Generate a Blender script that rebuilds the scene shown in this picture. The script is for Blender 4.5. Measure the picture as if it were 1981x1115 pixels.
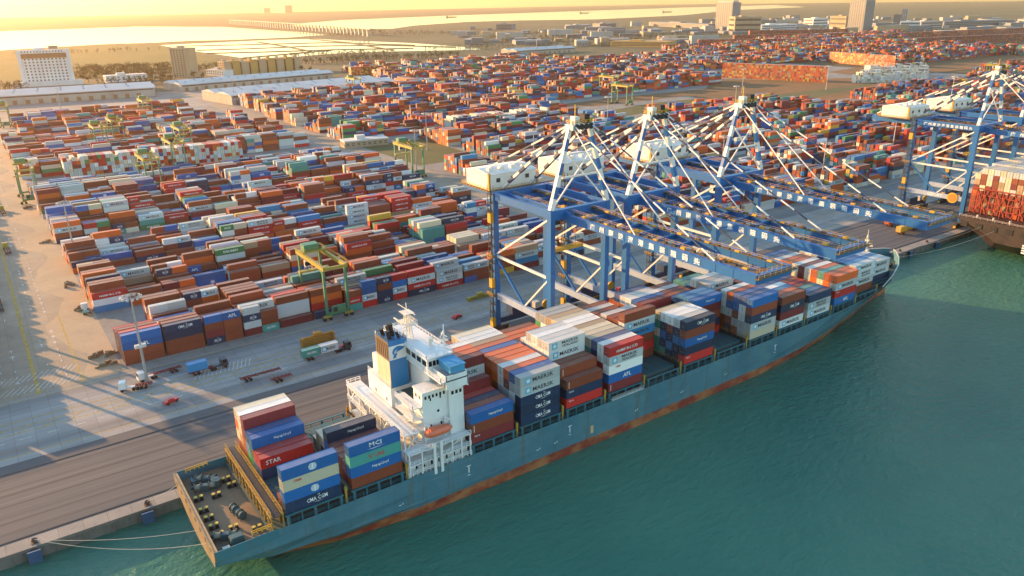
import bpy, math, random
from mathutils import Vector, Matrix
for o in list(bpy.data.objects): bpy.data.objects.remove(o)
S = bpy.context.scene
COL = S.collection
PI = math.pi
R = math.radians
rnd = random.Random(7)

# ------------------------------------------------------------------ camera
cam_d = bpy.data.cameras.new("camera")
cam = bpy.data.objects.new("camera", cam_d)
COL.objects.link(cam)
S.camera = cam
cam_d.sensor_width = 36.0
cam_d.lens = 1491.02 / 1981.0 * 36.0
cam_d.clip_start = 1.0
cam_d.clip_end = 60000.0
_r = Vector((0.8191928422881387, -0.5733190149052213, -0.01511271954306275))
_u = Vector((0.21091896913075703, 0.27666028679820714, 0.9375352122291475))
_f = Vector((0.5333256749910879, 0.7712096944779937, -0.3475619822973453))
cam.matrix_world = Matrix(((_r.x, _u.x, -_f.x, 32.726), (_r.y, _u.y, -_f.y, -172.903), (_r.z, _u.z, -_f.z, 109.336), (0, 0, 0, 1)))

# ------------------------------------------------------------------ world, sun, exposure
SUN_AZ, SUN_EL = R(116.0), R(10.4)          # angle from +X towards +Y, height
W = bpy.data.worlds.new("World")
S.world = W
W.use_nodes = True
wn = W.node_tree
sky = wn.nodes.new("ShaderNodeTexSky")
sky.sky_type = 'NISHITA'
sky.sun_disc = False
sky.sun_elevation = SUN_EL
sky.sun_rotation = PI / 2 - SUN_AZ
sky.altitude = 0
sky.air_density = 1.45
sky.dust_density = 0.5
sky.ozone_density = 2.8
wn.nodes["Background"].inputs[1].default_value = 0.15
wn.links.new(sky.outputs[0], wn.nodes["Background"].inputs[0])
sd = bpy.data.lights.new("sun", 'SUN')
sun = bpy.data.objects.new("sun", sd)
COL.objects.link(sun)
sd.energy = 4.0
sd.angle = R(0.6)
sd.color = (1.0, 0.54, 0.20)
_d = Vector((math.cos(SUN_AZ) * math.cos(SUN_EL), math.sin(SUN_AZ) * math.cos(SUN_EL), math.sin(SUN_EL)))
sun.rotation_euler = _d.to_track_quat('Z', 'Y').to_euler()
S.view_settings.view_transform = 'Standard'
S.view_settings.look = 'None'
S.view_settings.gamma = 1.0
S.view_settings.exposure = 1.78
S.cycles.use_denoising = True
S.cycles.max_bounces = 6
S.cycles.diffuse_bounces = 2
S.cycles.glossy_bounces = 2
S.cycles.transmission_bounces = 2
S.cycles.volume_bounces = 1
S.cycles.sample_clamp_indirect = 4.0
S.cycles.caustics_reflective = False
S.cycles.caustics_refractive = False

# ------------------------------------------------------------------ materials
MATS = {}
def new_mat(name):
    m = bpy.data.materials.new(name)
    m.use_nodes = True
    return m, m.node_tree.nodes, m.node_tree.links, m.node_tree.nodes["Principled BSDF"]
def N(nt, t, **k):
    n = nt.nodes.new(t)
    for a, b in k.items():
        if a == 'ins':
            for i, v in b.items(): n.inputs[i].default_value = v
        else: setattr(n, a, b)
    return n
def mixc(m, fac, a, b, mode='MIX'):
    n = m.node_tree.nodes.new("ShaderNodeMix"); n.data_type = 'RGBA'; n.blend_type = mode
    L = m.node_tree.links.new
    for i, v in ((0, fac), (6, a), (7, b)):
        if hasattr(v, 'links'): L(v, n.inputs[i])
        else: n.inputs[i].default_value = v if i == 0 else (*v, 1.0)[:4]
    return n.outputs[2]
def noise(m, scale, detail=4, rough=0.6, vec=None, stretch=None, coord='Object'):
    nt = m.node_tree
    tc = nt.nodes.new("ShaderNodeTexCoord")
    src = vec or tc.outputs[coord]
    if stretch:
        mp = nt.nodes.new("ShaderNodeMapping"); mp.inputs['Scale'].default_value = stretch
        nt.links.new(src, mp.inputs[0]); src = mp.outputs[0]
    n = nt.nodes.new("ShaderNodeTexNoise"); n.inputs['Scale'].default_value = scale
    n.inputs['Detail'].default_value = detail; n.inputs['Roughness'].default_value = rough
    nt.links.new(src, n.inputs['Vector'])
    return n.outputs[0]
def ramp(m, fac, a, b, lo=(0, 0, 0), hi=(1, 1, 1)):
    n = m.node_tree.nodes.new("ShaderNodeValToRGB")
    n.color_ramp.elements[0].position = a; n.color_ramp.elements[1].position = b
    n.color_ramp.elements[0].color = (*lo, 1); n.color_ramp.elements[1].color = (*hi, 1)
    m.node_tree.links.new(fac, n.inputs[0])
    return n.outputs[0]
def bump(m, b, h, strength=0.3, dist=0.1):
    n = m.node_tree.nodes.new("ShaderNodeBump"); n.inputs['Strength'].default_value = strength; n.inputs['Distance'].default_value = dist
    m.node_tree.links.new(h, n.inputs['Height']); m.node_tree.links.new(n.outputs[0], b.inputs['Normal'])
def paint(name, col, rough=0.55, metal=0.0, dirt=(0.12, 0.07, 0.045), amount=0.35, scale=0.35, streak=(1, 1, 0.25)):
    """painted steel or similar: the colour, broken by uneven dirt with downward streaks"""
    if name in MATS: return MATS[name]
    m, n, l, b = new_mat(name)
    f = ramp(m, noise(m, scale, 6, 0.65, stretch=streak), 0.42, 0.78)
    mul = m.node_tree.nodes.new("ShaderNodeMath"); mul.operation = 'MULTIPLY'; mul.inputs[1].default_value = amount
    l.new(f, mul.inputs[0])
    c = mixc(m, mul.outputs[0], col, dirt)
    l.new(c, b.inputs['Base Color'])
    b.inputs['Roughness'].default_value = rough; b.inputs['Metallic'].default_value = metal
    MATS[name] = m
    return m

# ------------------------------------------------------------------ mesh builder
class MB:
    def __init__(s): s.v = []; s.f = []; s.m = []; s.uv = []; s.c = []
    def face(s, pts, m=0, uv=None, c=None):
        i = len(s.v); s.v += [tuple(p) for p in pts]; s.f.append(tuple(range(i, i + len(pts)))); s.m.append(m)
        s.uv += uv or [(0, 0)] * len(pts); s.c.append(c or (1, 1, 1))
        return s
    def box(s, x0, x1, y0, y1, z0, z1, m=0, bottom=True):
        a = [(x0, y0, z0), (x1, y0, z0), (x1, y1, z0), (x0, y1, z0), (x0, y0, z1), (x1, y0, z1), (x1, y1, z1), (x0, y1, z1)]
        i = len(s.v); s.v += a
        q = [(4, 5, 6, 7), (0, 1, 5, 4), (1, 2, 6, 5), (2, 3, 7, 6), (3, 0, 4, 7)] + ([(3, 2, 1, 0)] if bottom else [])
        for k in q: s.f.append(tuple(i + j for j in k)); s.m.append(m); s.uv += [(0, 0)] * 4; s.c.append((1, 1, 1))
        return s
    def hexa(s, a, m=0):
        """eight corners, bottom ring then top ring"""
        i = len(s.v); s.v += [tuple(p) for p in a]
        for k in [(4, 5, 6, 7), (0, 1, 5, 4), (1, 2, 6, 5), (2, 3, 7, 6), (3, 0, 4, 7), (3, 2, 1, 0)]:
            s.f.append(tuple(i + j for j in k)); s.m.append(m); s.uv += [(0, 0)] * 4; s.c.append((1, 1, 1))
        return s
    def bar(s, p, q, w, h=None, m=0, stripes=0, m2=1, taper=1.0):
        h = h or w
        p = Vector(p); q = Vector(q); d = (q - p)
        if d.length < 1e-6: return s
        dn = d.normalized()
        up = Vector((0, 0, 1)) if abs(dn.z) < 0.95 else Vector((0, 1, 0))
        a = dn.cross(up).normalized(); b = a.cross(dn).normalized()
        n = max(1, stripes)
        for k in range(n):
            ta, tb = k / n, (k + 1) / n
            wa, wb = 1 + (taper - 1) * ta, 1 + (taper - 1) * tb
            P, Q = p + d * ta, p + d * tb
            ring = lambda c, t: [c - a * w / 2 * t - b * h / 2 * t, c + a * w / 2 * t - b * h / 2 * t, c + a * w / 2 * t + b * h / 2 * t, c - a * w / 2 * t + b * h / 2 * t]
            s.hexa(ring(P, wa) + ring(Q, wb), m if k % 2 == 0 else m2)
        return s
    def cyl(s, p, q, r, n=10, m=0, r2=None):
        p = Vector(p); q = Vector(q); dn = (q - p).normalized(); r2 = r if r2 is None else r2
        up = Vector((0, 0, 1)) if abs(dn.z) < 0.95 else Vector((0, 1, 0))
        a = dn.cross(up).normalized(); b = dn.cross(a).normalized()
        i = len(s.v)
        for c, rr in ((p, r), (q, r2)):
            for k in range(n):
                t = 2 * PI * k / n
                s.v.append(tuple(c + (a * math.cos(t) + b * math.sin(t)) * rr))
        for k in range(n):
            j = (k + 1) % n
            s.f.append((i + k, i + j, i + n + j, i + n + k)); s.m.append(m); s.uv += [(0, 0)] * 4; s.c.append((1, 1, 1))
        s.f.append(tuple(i + k for k in reversed(range(n)))); s.m.append(m); s.uv += [(0, 0)] * n; s.c.append((1, 1, 1))
        s.f.append(tuple(i + n + k for k in range(n))); s.m.append(m); s.uv += [(0, 0)] * n; s.c.append((1, 1, 1))
        return s
    def prism(s, poly, z0, z1, m=0, mtop=None):
        n = len(poly); i = len(s.v)
        s.v += [(x, y, z0) for x, y in poly] + [(x, y, z1) for x, y in poly]
        for k in range(n):
            j = (k + 1) % n
            s.f.append((i + k, i + j, i + n + j, i + n + k)); s.m.append(m); s.uv += [(0, 0)] * 4; s.c.append((1, 1, 1))
        s.f.append(tuple(i + n + k for k in range(n))); s.m.append(m if mtop is None else mtop); s.uv += [(0, 0)] * n; s.c.append((1, 1, 1))
        s.f.append(tuple(i + k for k in reversed(range(n)))); s.m.append(m); s.uv += [(0, 0)] * n; s.c.append((1, 1, 1))
        return s
    def rail(s, pts, h=1.0, m=0, t=0.09, step=2.0):
        """hand rail along a polyline: posts and two bars"""
        for p, q in zip(pts[:-1], pts[1:]):
            p = Vector(p); q = Vector(q); L = (q - p).length; n = max(1, int(L / step))
            for k in range(n + 1):
                c = p + (q - p) * k / n
                s.bar(c, c + Vector((0, 0, h)), t, t, m)
            for hh in (h * 0.55, h): s.bar(p + Vector((0, 0, hh)), q + Vector((0, 0, hh)), t, t, m)
        return s
    def data(s, name, mats, off=(0, 0, 0), attr=False, uv=False, smooth=False):
        me = bpy.data.meshes.new(name)
        ox, oy, oz = off
        me.from_pydata([(x - ox, y - oy, z - oz) for x, y, z in s.v], [], s.f)
        for mt in mats: me.materials.append(mt)
        me.polygons.foreach_set("material_index", s.m)
        if uv:
            u = me.uv_layers.new(name="UVMap")
            u.data.foreach_set("uv", [t for p in s.uv for t in p])
        if attr:
            a = me.attributes.new("Col", 'FLOAT_COLOR', 'FACE')
            a.data.foreach_set("color", [t for p in s.c for t in (*p, 1.0)])
        if smooth: me.polygons.foreach_set("use_smooth", [True] * len(me.polygons))
        me.update()
        return me
    def build(s, name, mats, parent=None, off=None, **k):
        if not isinstance(mats, (list, tuple)): mats = [mats]
        if off is None: off = tuple(parent.matrix_world.translation) if parent else (0, 0, 0)
        o = bpy.data.objects.new(name, s.data(name, mats, off, **k))
        COL.objects.link(o)
        if parent: o.parent = parent
        else: o.location = off
        return o
LOCAL = (0, 0, 0)
def tag(o, label=None, cat=None, group=None, kind=None):
    if label: o['label'] = label
    if cat: o['category'] = cat
    if group: o['group'] = group
    if kind: o['kind'] = kind
    return o
def thing(name, loc, label, cat, group=None, rz=0.0):
    o = bpy.data.objects.new(name, None); COL.objects.link(o)
    o.matrix_world = Matrix.Translation(loc) @ Matrix.Rotation(rz, 4, 'Z')
    o.empty_display_size = 1
    return tag(o, label, cat, group)
def copy_tree(o, parent=None, loc=None, rz=None, label=None):
    c = o.copy(); COL.objects.link(c)
    if parent: c.parent = parent
    if loc is not None:
        c.matrix_world = Matrix.Translation(loc) @ Matrix.Rotation(rz or 0.0, 4, 'Z')
    if label: c['label'] = label
    for ch in o.children: copy_tree(ch, c)
    return c

# ------------------------------------------------------------------ lettering
_txt = {}
def text_mesh(body, size=1.0):
    """outline letters of a word as vertices and faces, centred, in the XY plane"""
    if body in _txt: return _txt[body]
    cu = bpy.data.curves.new("t", 'FONT'); cu.body = body; cu.resolution_u = 1; cu.offset = 0.012
    o = bpy.data.objects.new("t", cu); COL.objects.link(o)
    me = bpy.data.meshes.new_from_object(o.evaluated_get(bpy.context.evaluated_depsgraph_get()))
    v = [tuple(p.co) for p in me.vertices]; f = [tuple(p.vertices) for p in me.polygons]
    bpy.data.objects.remove(o); bpy.data.curves.remove(cu); bpy.data.meshes.remove(me)
    x0 = min(p[0] for p in v); x1 = max(p[0] for p in v); y0 = min(p[1] for p in v); y1 = max(p[1] for p in v)
    v = [(p[0] - (x0 + x1) / 2, p[1] - (y0 + y1) / 2) for p in v]
    _txt[body] = (v, f, x1 - x0, y1 - y0)
    return _txt[body]
def add_text(mb, body, c, ex, ey, h, width=None, m=0, col=None):
    """letters at c; ex is the reading direction, ey is up; h is the letter height"""
    v, f, w0, h0 = text_mesh(body)
    sy = h / h0; sx = sy if width is None else width / w0
    c = Vector(c); ex = Vector(ex); ey = Vector(ey)
    i = len(mb.v)
    mb.v += [tuple(c + ex * (x * sx) + ey * (y * sy)) for x, y in v]
    for k in f:
        mb.f.append(tuple(i + j for j in k)); mb.m.append(m); mb.uv += [(500, 0)] * len(k); mb.c.append(col or (1, 1, 1))
def add_poly2(mb, pts, c, ex, ey, m=0, col=None):
    c = Vector(c); ex = Vector(ex); ey = Vector(ey)
    mb.face([c + ex * x + ey * y for x, y in pts], m, [(500, 0)] * len(pts), col)
def star_pts(r, n=7, q=0.5):
    return [((r if k % 2 == 0 else r * q) * math.sin(PI * k / n), (r if k % 2 == 0 else r * q) * math.cos(PI * k / n)) for k in range(2 * n)]
# ------------------------------------------------------------------ ground, quay, water
def flat(name, poly, z, mat, kind='structure'):
    mb = MB(); mb.face([(x, y, z) for x, y in poly])
    return tag(mb.build(name, mat), kind=kind)
def strip(name, x0, x1, y0, y1, z, mat):
    return flat(name, [(x0, y0), (x1, y0), (x1, y1), (x0, y1)], z, mat)
# far land
m, n, l, b = new_mat("land")
f1 = ramp(m, noise(m, 0.0022, 8, 0.6), 0.35, 0.65)
f2 = ramp(m, noise(m, 0.012, 6, 0.7, stretch=(1, 2.5, 1)), 0.4, 0.66)
c = mixc(m, f1, (0.055, 0.062, 0.02), (0.13, 0.105, 0.045))
c = mixc(m, f2, c, (0.035, 0.042, 0.02))
l.new(c, b.inputs['Base Color']); b.inputs['Roughness'].default_value = 0.95
M_land = m
mb = MB()
G = 15000
mb.face([(-9000, 0.0, -0.4), (G, 0.0, -0.4), (G, G, -0.4), (-9000, G, -0.4)])
tag(mb.build("ground", M_land), kind='structure')
def concrete(name, base, dark, scale=0.05, stains=0.6, lines=None, streak=(1, 1, 1), tint=None):
    m, n, l, b = new_mat(name)
    f1 = ramp(m, noise(m, scale, 8, 0.65, stretch=streak), 0.35, 0.7)
    c = mixc(m, f1, base, dark)
    f2 = ramp(m, noise(m, scale * 9, 5, 0.7, stretch=streak), 0.52, 0.75)
    mu = N(m.node_tree, "ShaderNodeMath", operation='MULTIPLY'); mu.inputs[1].default_value = stains; l.new(f2, mu.inputs[0])
    c = mixc(m, mu.outputs[0], c, tuple(x * 0.55 for x in dark))
    if lines:                                     # slab joints
        tc = N(m.node_tree, "ShaderNodeTexCoord")
        br = N(m.node_tree, "ShaderNodeTexBrick"); br.offset = 0.0
        br.inputs['Scale'].default_value = 1.0; br.inputs['Brick Width'].default_value = lines; br.inputs['Row Height'].default_value = lines
        br.inputs['Mortar Size'].default_value = 0.07; br.inputs['Mortar Smooth'].default_value = 0.3
        br.inputs['Color1'].default_value = (1, 1, 1, 1); br.inputs['Color2'].default_value = (0.86, 0.86, 0.86, 1); br.inputs['Mortar'].default_value = (0.6, 0.6, 0.6, 1)
        l.new(tc.outputs['Object'], br.inputs[0])
        c = mixc(m, 1.0, c, br.outputs[0], 'MULTIPLY')
    l.new(c, b.inputs['Base Color']); b.inputs['Roughness'].default_value = 0.9
    bump(m, b, noise(m, 1.2, 6), 0.15, 0.05)
    return m
M_yard = concrete("yard concrete", (0.30, 0.275, 0.24), (0.20, 0.185, 0.165), 0.03, 0.6, 6.0)
M_apron = concrete("apron concrete", (0.36, 0.345, 0.32), (0.25, 0.24, 0.225), 0.05, 0.8, 5.0, (0.10, 1.5, 1))
M_asph = concrete("berth asphalt", (0.072, 0.078, 0.088), (0.13, 0.12, 0.115), 0.03, 0.7, None, (0.12, 2.2, 1))
M_cope = concrete("cope concrete", (0.33, 0.29, 0.25), (0.22, 0.20, 0.18), 0.08, 0.5, 5.0)
M_qwall = concrete("quay wall concrete", (0.17, 0.165, 0.15), (0.075, 0.075, 0.065), 0.12, 0.7, None, (1, 1, 0.4))
M_road = concrete("road concrete", (0.38, 0.30, 0.21), (0.28, 0.225, 0.165), 0.04, 0.5, 7.0)
strip("yard_pavement", -400, 1250, 80.5, 1010, 0.0, M_yard)
strip("apron_pavement", -400, 1250, 41.0, 80.5, 0.004, M_apron)
strip("berth_pavement", -400, 1250, 4.2, 41.0, 0.0, M_asph)
# quay cope with a real step, then the wall down to the water
mb = MB(); mb.box(-400, 1250, 0.0, 4.2, -0.6, 0.12); tag(mb.build("quay_cope", M_cope), kind='structure')
mb = MB(); mb.box(-400, 1250, 0.25, 4.2, -7.0, -0.6)
for k in range(-40, 125): mb.box(k * 10 - 0.9, k * 10 + 0.9, 0.02, 0.25, -7.0, -0.62)
tag(mb.build("quay_wall", M_qwall), "stained concrete quay wall rising from the green water", "wall")
strip("yard_road", 20.0, 55.5, 81.0, 1000, 0.006, M_road)
strip("cross_road", 272, 290, 81.0, 1000, 0.006, M_road)
strip("cross_road", 560, 580, 81.0, 700, 0.006, M_road)
M_sunedge = concrete("sunlit lane tint", (0.44, 0.32, 0.20), (0.34, 0.26, 0.17), 0.05, 0.4, None)
# warm sunlit edge along the stacks, its light put into the colour
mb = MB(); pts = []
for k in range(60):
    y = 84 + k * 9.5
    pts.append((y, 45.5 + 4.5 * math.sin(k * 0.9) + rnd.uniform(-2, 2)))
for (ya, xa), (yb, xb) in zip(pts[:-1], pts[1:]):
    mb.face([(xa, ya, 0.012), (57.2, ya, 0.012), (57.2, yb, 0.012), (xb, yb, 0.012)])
tag(mb.build("sunlit_road_edge", M_sunedge), kind='structure')
# painted markings
def wornpaint(name, col, cover=0.4):
    m, n, l, b = new_mat(name)
    f = ramp(m, noise(m, 1.1, 6, 0.7), cover, cover + 0.2)
    c = mixc(m, f, tuple(x * 0.5 for x in col), col)
    l.new(c, b.inputs['Base Color']); b.inputs['Roughness'].default_value = 0.8
    return m
M_yel = wornpaint("yellow road paint", (0.52, 0.33, 0.05)); M_wht = wornpaint("white road paint", (0.62, 0.6, 0.56))
mb = MB()
def mark(x0, x1, y0, y1, m=0, z=0.016): mb.face([(x0, y0, z), (x1, y0, z), (x1, y1, z), (x0, y1, z)], m)
mark(32.6, 33.6, 81, 620); mark(20.4, 20.9, 81, 620)
mark(45.2, 45.7, 81, 150)
for k in range(90):
    y = 84 + k * 5.9
    for x in (24.2, 28.4, 37.4, 41.6):
        if rnd.random() < 0.62: mark(x - 0.16, x + 0.16, y + rnd.uniform(0, 2), y + 2.0 + rnd.uniform(0, 1.2), 1)
        if k < 40 and rnd.random() < 0.3:                        # arrow head
            mb.face([(x - 0.7, y + 2.6, 0.017), (x + 0.7, y + 2.6, 0.017), (x, y + 4.4, 0.017)], 1)
for k in range(26):                                              # hatched boxes at the lane mouth
    x = 22.5 + (k % 13) * 1.7; y = 84 + (k // 13) * 9
    mb.bar((x, y, 0.018), (x + 3.0, y + 5.5, 0.018), 0.25, 0.002, 1)
for y in (44.4, 57.5, 61.3, 65.2, 78.9): mark(-100, 600, y, y + 0.35, 0, 0.018)
for k in range(-20, 90):
    mark(k * 6.5, k * 6.5 + 3.2, 53.3, 53.55, 1, 0.018)
    mb.bar((k * 6.5, 57.9, 0.02), (k * 6.5 + 3.1, 61.2, 0.02), 0.3, 0.002, 0)
for k in range(14): mb.bar((74 + k * 1.3, 62, 0.02), (76.2 + k * 1.3, 68, 0.02), 0.3, 0.002, 1)
for k in range(7): mark(14 + k * 1.1, 14.4 + k * 1.1, 49, 56, 1, 0.02)
tag(mb.build("road_markings", [M_yel, M_wht]), kind='structure')
# crane rails, cable slot and tyre tracks in the berth
M_rail = paint("rail steel", (0.10, 0.085, 0.075), 0.5, 0.6, amount=0.5)
mb = MB()
for y in (5.2, 36.0):
    mb.box(-400, 1250, y - 0.07, y + 0.07, 0.0, 0.12)
    for d in (-0.5, 0.42): mb.box(-400, 1250, y + d, y + d + 0.08, 0.0, 0.02)
tag(mb.build("crane_rails", M_rail), "pair of steel crane rails laid along the berth asphalt", "rails")
M_track = concrete("tyre tracks", (0.045, 0.048, 0.055), (0.095, 0.092, 0.09), 0.05, 0.4, None, (0.1, 2, 1))
M_lite = concrete("worn lane", (0.155, 0.14, 0.13), (0.105, 0.098, 0.095), 0.05, 0.4, None, (0.1, 2, 1))
mb = MB()
for k in range(7):
    y = (8.2, 12.6, 15.4, 20.1, 24.9, 28.3, 33.0)[k]; w = (0.5, 0.9, 0.4, 0.7, 1.1, 0.5, 0.6)[k]
    mb.face([(-400, y, 0.006), (1250, y, 0.006), (1250, y + w, 0.006), (-400, y + w, 0.006)], 0)
    y += (1.4, 1.2, 2.2, 1.9, 1.6, 2.4, 1.3)[k]
    mb.face([(-400, y, 0.006), (1250, y, 0.006), (1250, y + w * 0.7, 0.006), (-400, y + w * 0.7, 0.006)], 1)
tag(mb.build("berth_lanes", [M_track, M_lite]), kind='structure')
M_tm = concrete("tyre marked concrete", (0.31, 0.30, 0.285), (0.15, 0.145, 0.14), 0.05, 0.8, 5.0, (0.035, 1.6, 1))
strip("tyre_marked_lane", -400, 1250, 69.5, 79.0, 0.012, M_tm)
strip("tyre_marked_lane", -400, 1250, 45.2, 51.5, 0.012, M_tm)
# water
def water(name, deep, rough, s1, s2, bstr, shallow=None):
    m, n, l, b = new_mat(name)
    a1 = noise(m, s1, 6, 0.62, stretch=(1, 1.7, 1)); a2 = noise(m, s2, 3, 0.5)
    ad = N(m.node_tree, "ShaderNodeMath", operation='ADD'); l.new(a1, ad.inputs[0]); l.new(a2, ad.inputs[1])
    c = deep
    if shallow:
        f = ramp(m, noise(m, 0.0085, 5, 0.6), 0.34, 0.64); c = mixc(m, f, deep, shallow)
        l.new(c, b.inputs['Base Color'])
    else: b.inputs['Base Color'].default_value = (*deep, 1)
    b.inputs['Roughness'].default_value = rough; b.inputs['IOR'].default_value = 1.33
    bump(m, b, ad.outputs[0], bstr, 1.0)
    return m
M_sea = water("harbour water", (0.018, 0.120, 0.088), 0.18, 0.30, 0.045, 0.75, (0.055, 0.175, 0.118))
M_river = water("river water", (0.12, 0.12, 0.10), 0.1, 0.05, 0.01, 0.05)
strip("harbour_water", -3000, 6000, -4000, 0.26, -3.0, M_sea)
def UX(px, py, z=0.0):
    """place on the ground that a map point of the survey stands for"""
    d = _r * ((px - 990.5) / 1491.02) - _u * ((py - 557.5) / 1491.02) + _f
    t = (z - 109.336) / d.z
    return (32.726 + t * d.x, -172.903 + t * d.y)
flat("river_water", [UX(*p) for p in [(-150, 103), (0, 98), (200, 86), (300, 83), (367, 79.5), (440, 78), (560, 73), (632, 68), (590, 63), (430, 52.5), (267, 52), (0, 61), (-150, 64)]], 0.3, M_river)
flat("river_water", [UX(*p) for p in [(560, 50), (655, 57), (760, 56), (800, 50), (900, 43), (1000, 40), (1150, 38), (1320, 30), (1420, 20), (1560, 14), (1500, 10), (1320, 15), (860, 31), (660, 39.5), (580, 46)]], 0.3, M_river)
flat("fish_pond", [UX(*p) for p in [(310, 88), (345, 95), (400, 103), (500, 117), (600, 108), (668, 103), (760, 100), (930, 97), (925, 93.5), (800, 84), (655, 78), (610, 75.5), (520, 78)]], 0.3, M_river)
M_dyke = paint("dyke earth", (0.10, 0.085, 0.03), 0.95, amount=0.5, scale=0.02)
mb = MB()
def dyke(pts, w=9):
    P = [UX(*p) for p in pts]
    for a, b in zip(P[:-1], P[1:]): mb.bar((*a, 0.7), (*b, 0.7), w, 1.6)
for d in ([(345, 90), (480, 87), (640, 83), (800, 88)], [(380, 98), (480, 95), (600, 90), (740, 88), (880, 92)], [(400, 104), (520, 101), (640, 97), (800, 94)], [(470, 113), (560, 105), (640, 98)], [(500, 82), (560, 92), (600, 100)], [(600, 76), (680, 84), (760, 98)]): dyke(d)
tag(mb.build("pond_dykes", M_dyke), kind='structure')
# grass and bare fields
def field(name, a, bcol, s=0.02):
    m, n, l, b = new_mat(name)
    c = mixc(m, ramp(m, noise(m, s, 8, 0.7), 0.35, 0.68), a, bcol)
    c = mixc(m, ramp(m, noise(m, s * 8, 5, 0.7), 0.5, 0.75), c, tuple(x * 0.6 for x in a))
    l.new(c, b.inputs['Base Color']); b.inputs['Roughness'].default_value = 1.0
    bump(m, b, noise(m, 0.8, 5), 0.5, 0.3)
    return m
M_grass = field("short grass", (0.075, 0.085, 0.022), (0.14, 0.115, 0.035))
M_gold = field("dry marsh grass", (0.042, 0.072, 0.006), (0.085, 0.092, 0.012), 0.006)
M_earth = field("bare orange earth", (0.24, 0.105, 0.035), (0.12, 0.085, 0.03), 0.012)
flat("marsh_field", [UX(*p) for p in [(-150, 106), (0, 100), (200, 88), (300, 86), (345, 97), (420, 112), (420, 130), (300, 142), (-150, 165)]], -0.1, M_gold)
flat("grass_verge", [(293, 318), (345, 318), (352, 420), (293, 420)], 0.03, M_grass)
flat("grass_verge", [UX(*p) for p in [(1080, 232), (1260, 200), (1360, 190), (1320, 206), (1130, 240)]], 0.03, M_grass)
flat("earth_field", [UX(*p) for p in [(1040, 208), (1180, 190), (1365, 172), (1380, 153), (1480, 155), (1700, 150), (1690, 185), (1560, 198), (1400, 200), (1330, 186), (1150, 206)]], 0.03, M_earth)
flat("earth_field", [UX(*p) for p in [(1600, 140), (1740, 118), (2000, 96), (2000, 122), (1800, 142), (1690, 150)]], 0.03, M_earth)
flat("grass_verge", [UX(*p) for p in [(1480, 186), (1640, 168), (1700, 160), (1640, 176), (1540, 196)]], 0.06, M_grass)
# ------------------------------------------------------------------ the container ship
CY0 = -19.6
ship = thing("container_ship", (55, CY0, -3.0), "long blue feeder container ship with white bridge tower moored along the quay", "ship")
M_white = paint("white ship paint", (0.74, 0.75, 0.74), 0.45, dirt=(0.30, 0.20, 0.12), amount=0.28, scale=0.25)
M_wgrey = paint("grey white paint", (0.50, 0.52, 0.50), 0.5, amount=0.35)
M_dkgreen = paint("green deck paint", (0.055, 0.10, 0.085), 0.7, dirt=(0.14, 0.08, 0.05), amount=0.6, scale=0.2, streak=(1, 1, 1))
M_hatch = paint("hatch cover paint", (0.022, 0.095, 0.115), 0.6, dirt=(0.10, 0.07, 0.05), amount=0.5, scale=0.3, streak=(1, 1, 1))
M_sterndeck = paint("worn brown deck", (0.25, 0.165, 0.095), 0.8, dirt=(0.09, 0.10, 0.085), amount=0.8, scale=0.16, streak=(1, 1, 1))
M_hullin = paint("hull side paint", (0.030, 0.15, 0.195), 0.5, dirt=(0.13, 0.07, 0.045), amount=0.3, scale=0.3)
M_dark = paint("dark steel", (0.025, 0.026, 0.028), 0.6, amount=0.4)
M_black = paint("soot black", (0.010, 0.010, 0.011), 0.7, amount=0.1)
M_ylw = paint("yellow paint", (0.58, 0.33, 0.03), 0.5, dirt=(0.16, 0.08, 0.03), amount=0.5)
M_funnel = paint("funnel blue", (0.010, 0.17, 0.42), 0.4, amount=0.2)
M_glass, _n, _l, _b = new_mat("dark window glass"); _b.inputs['Base Color'].default_value = (0.012, 0.016, 0.02, 1); _b.inputs['Roughness'].default_value = 0.08
M_orange = paint("lifeboat orange", (0.72, 0.16, 0.07), 0.4, amount=0.2)
# hull paint: blue topsides, rust red boot topping below a waving line, rust runs
m, n, l, b = new_mat("hull paint")
tc = n.new("ShaderNodeTexCoord"); sp = n.new("ShaderNodeSeparateXYZ"); l.new(tc.outputs['Object'], sp.inputs[0])
blue = mixc(m, ramp(m, noise(m, 0.09, 7, 0.65, stretch=(1, 1, 1)), 0.35, 0.7), (0.038, 0.14, 0.20), (0.085, 0.20, 0.245))
blue = mixc(m, ramp(m, noise(m, 0.5, 7, 0.7, stretch=(1, 1, 0.07)), 0.55, 0.72), blue, (0.10, 0.10, 0.085))
blue = mixc(m, ramp(m, noise(m, 0.8, 6, 0.7, stretch=(1, 1, 0.12)), 0.63, 0.78), blue, (0.20, 0.085, 0.04))
blue = mixc(m, ramp(m, noise(m, 0.7, 6, 0.7, stretch=(0.10, 1, 1.6)), 0.60, 0.70), blue, (0.16, 0.23, 0.25))
blue = mixc(m, ramp(m, noise(m, 0.5, 7, 0.75, stretch=(0.25, 1, 1)), 0.64, 0.72), blue, (0.055, 0.075, 0.085))
red = mixc(m, ramp(m, noise(m, 0.14, 7, 0.7, stretch=(1, 1, 1.6)), 0.42, 0.62), (0.21, 0.035, 0.022), (0.36, 0.15, 0.06))
wob = N(m.node_tree, "ShaderNodeMath", operation='MULTIPLY_ADD'); wob.inputs[1].default_value = 1.2; l.new(noise(m, 0.35, 4), wob.inputs[0]); l.new(sp.outputs[2], wob.inputs[2])
th = N(m.node_tree, "ShaderNodeMapRange"); th.inputs[1].default_value = 3.0; th.inputs[2].default_value = 3.5; l.new(wob.outputs[0], th.inputs[0])
br = N(m.node_tree, "ShaderNodeTexBrick"); br.offset = 0.5
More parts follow.
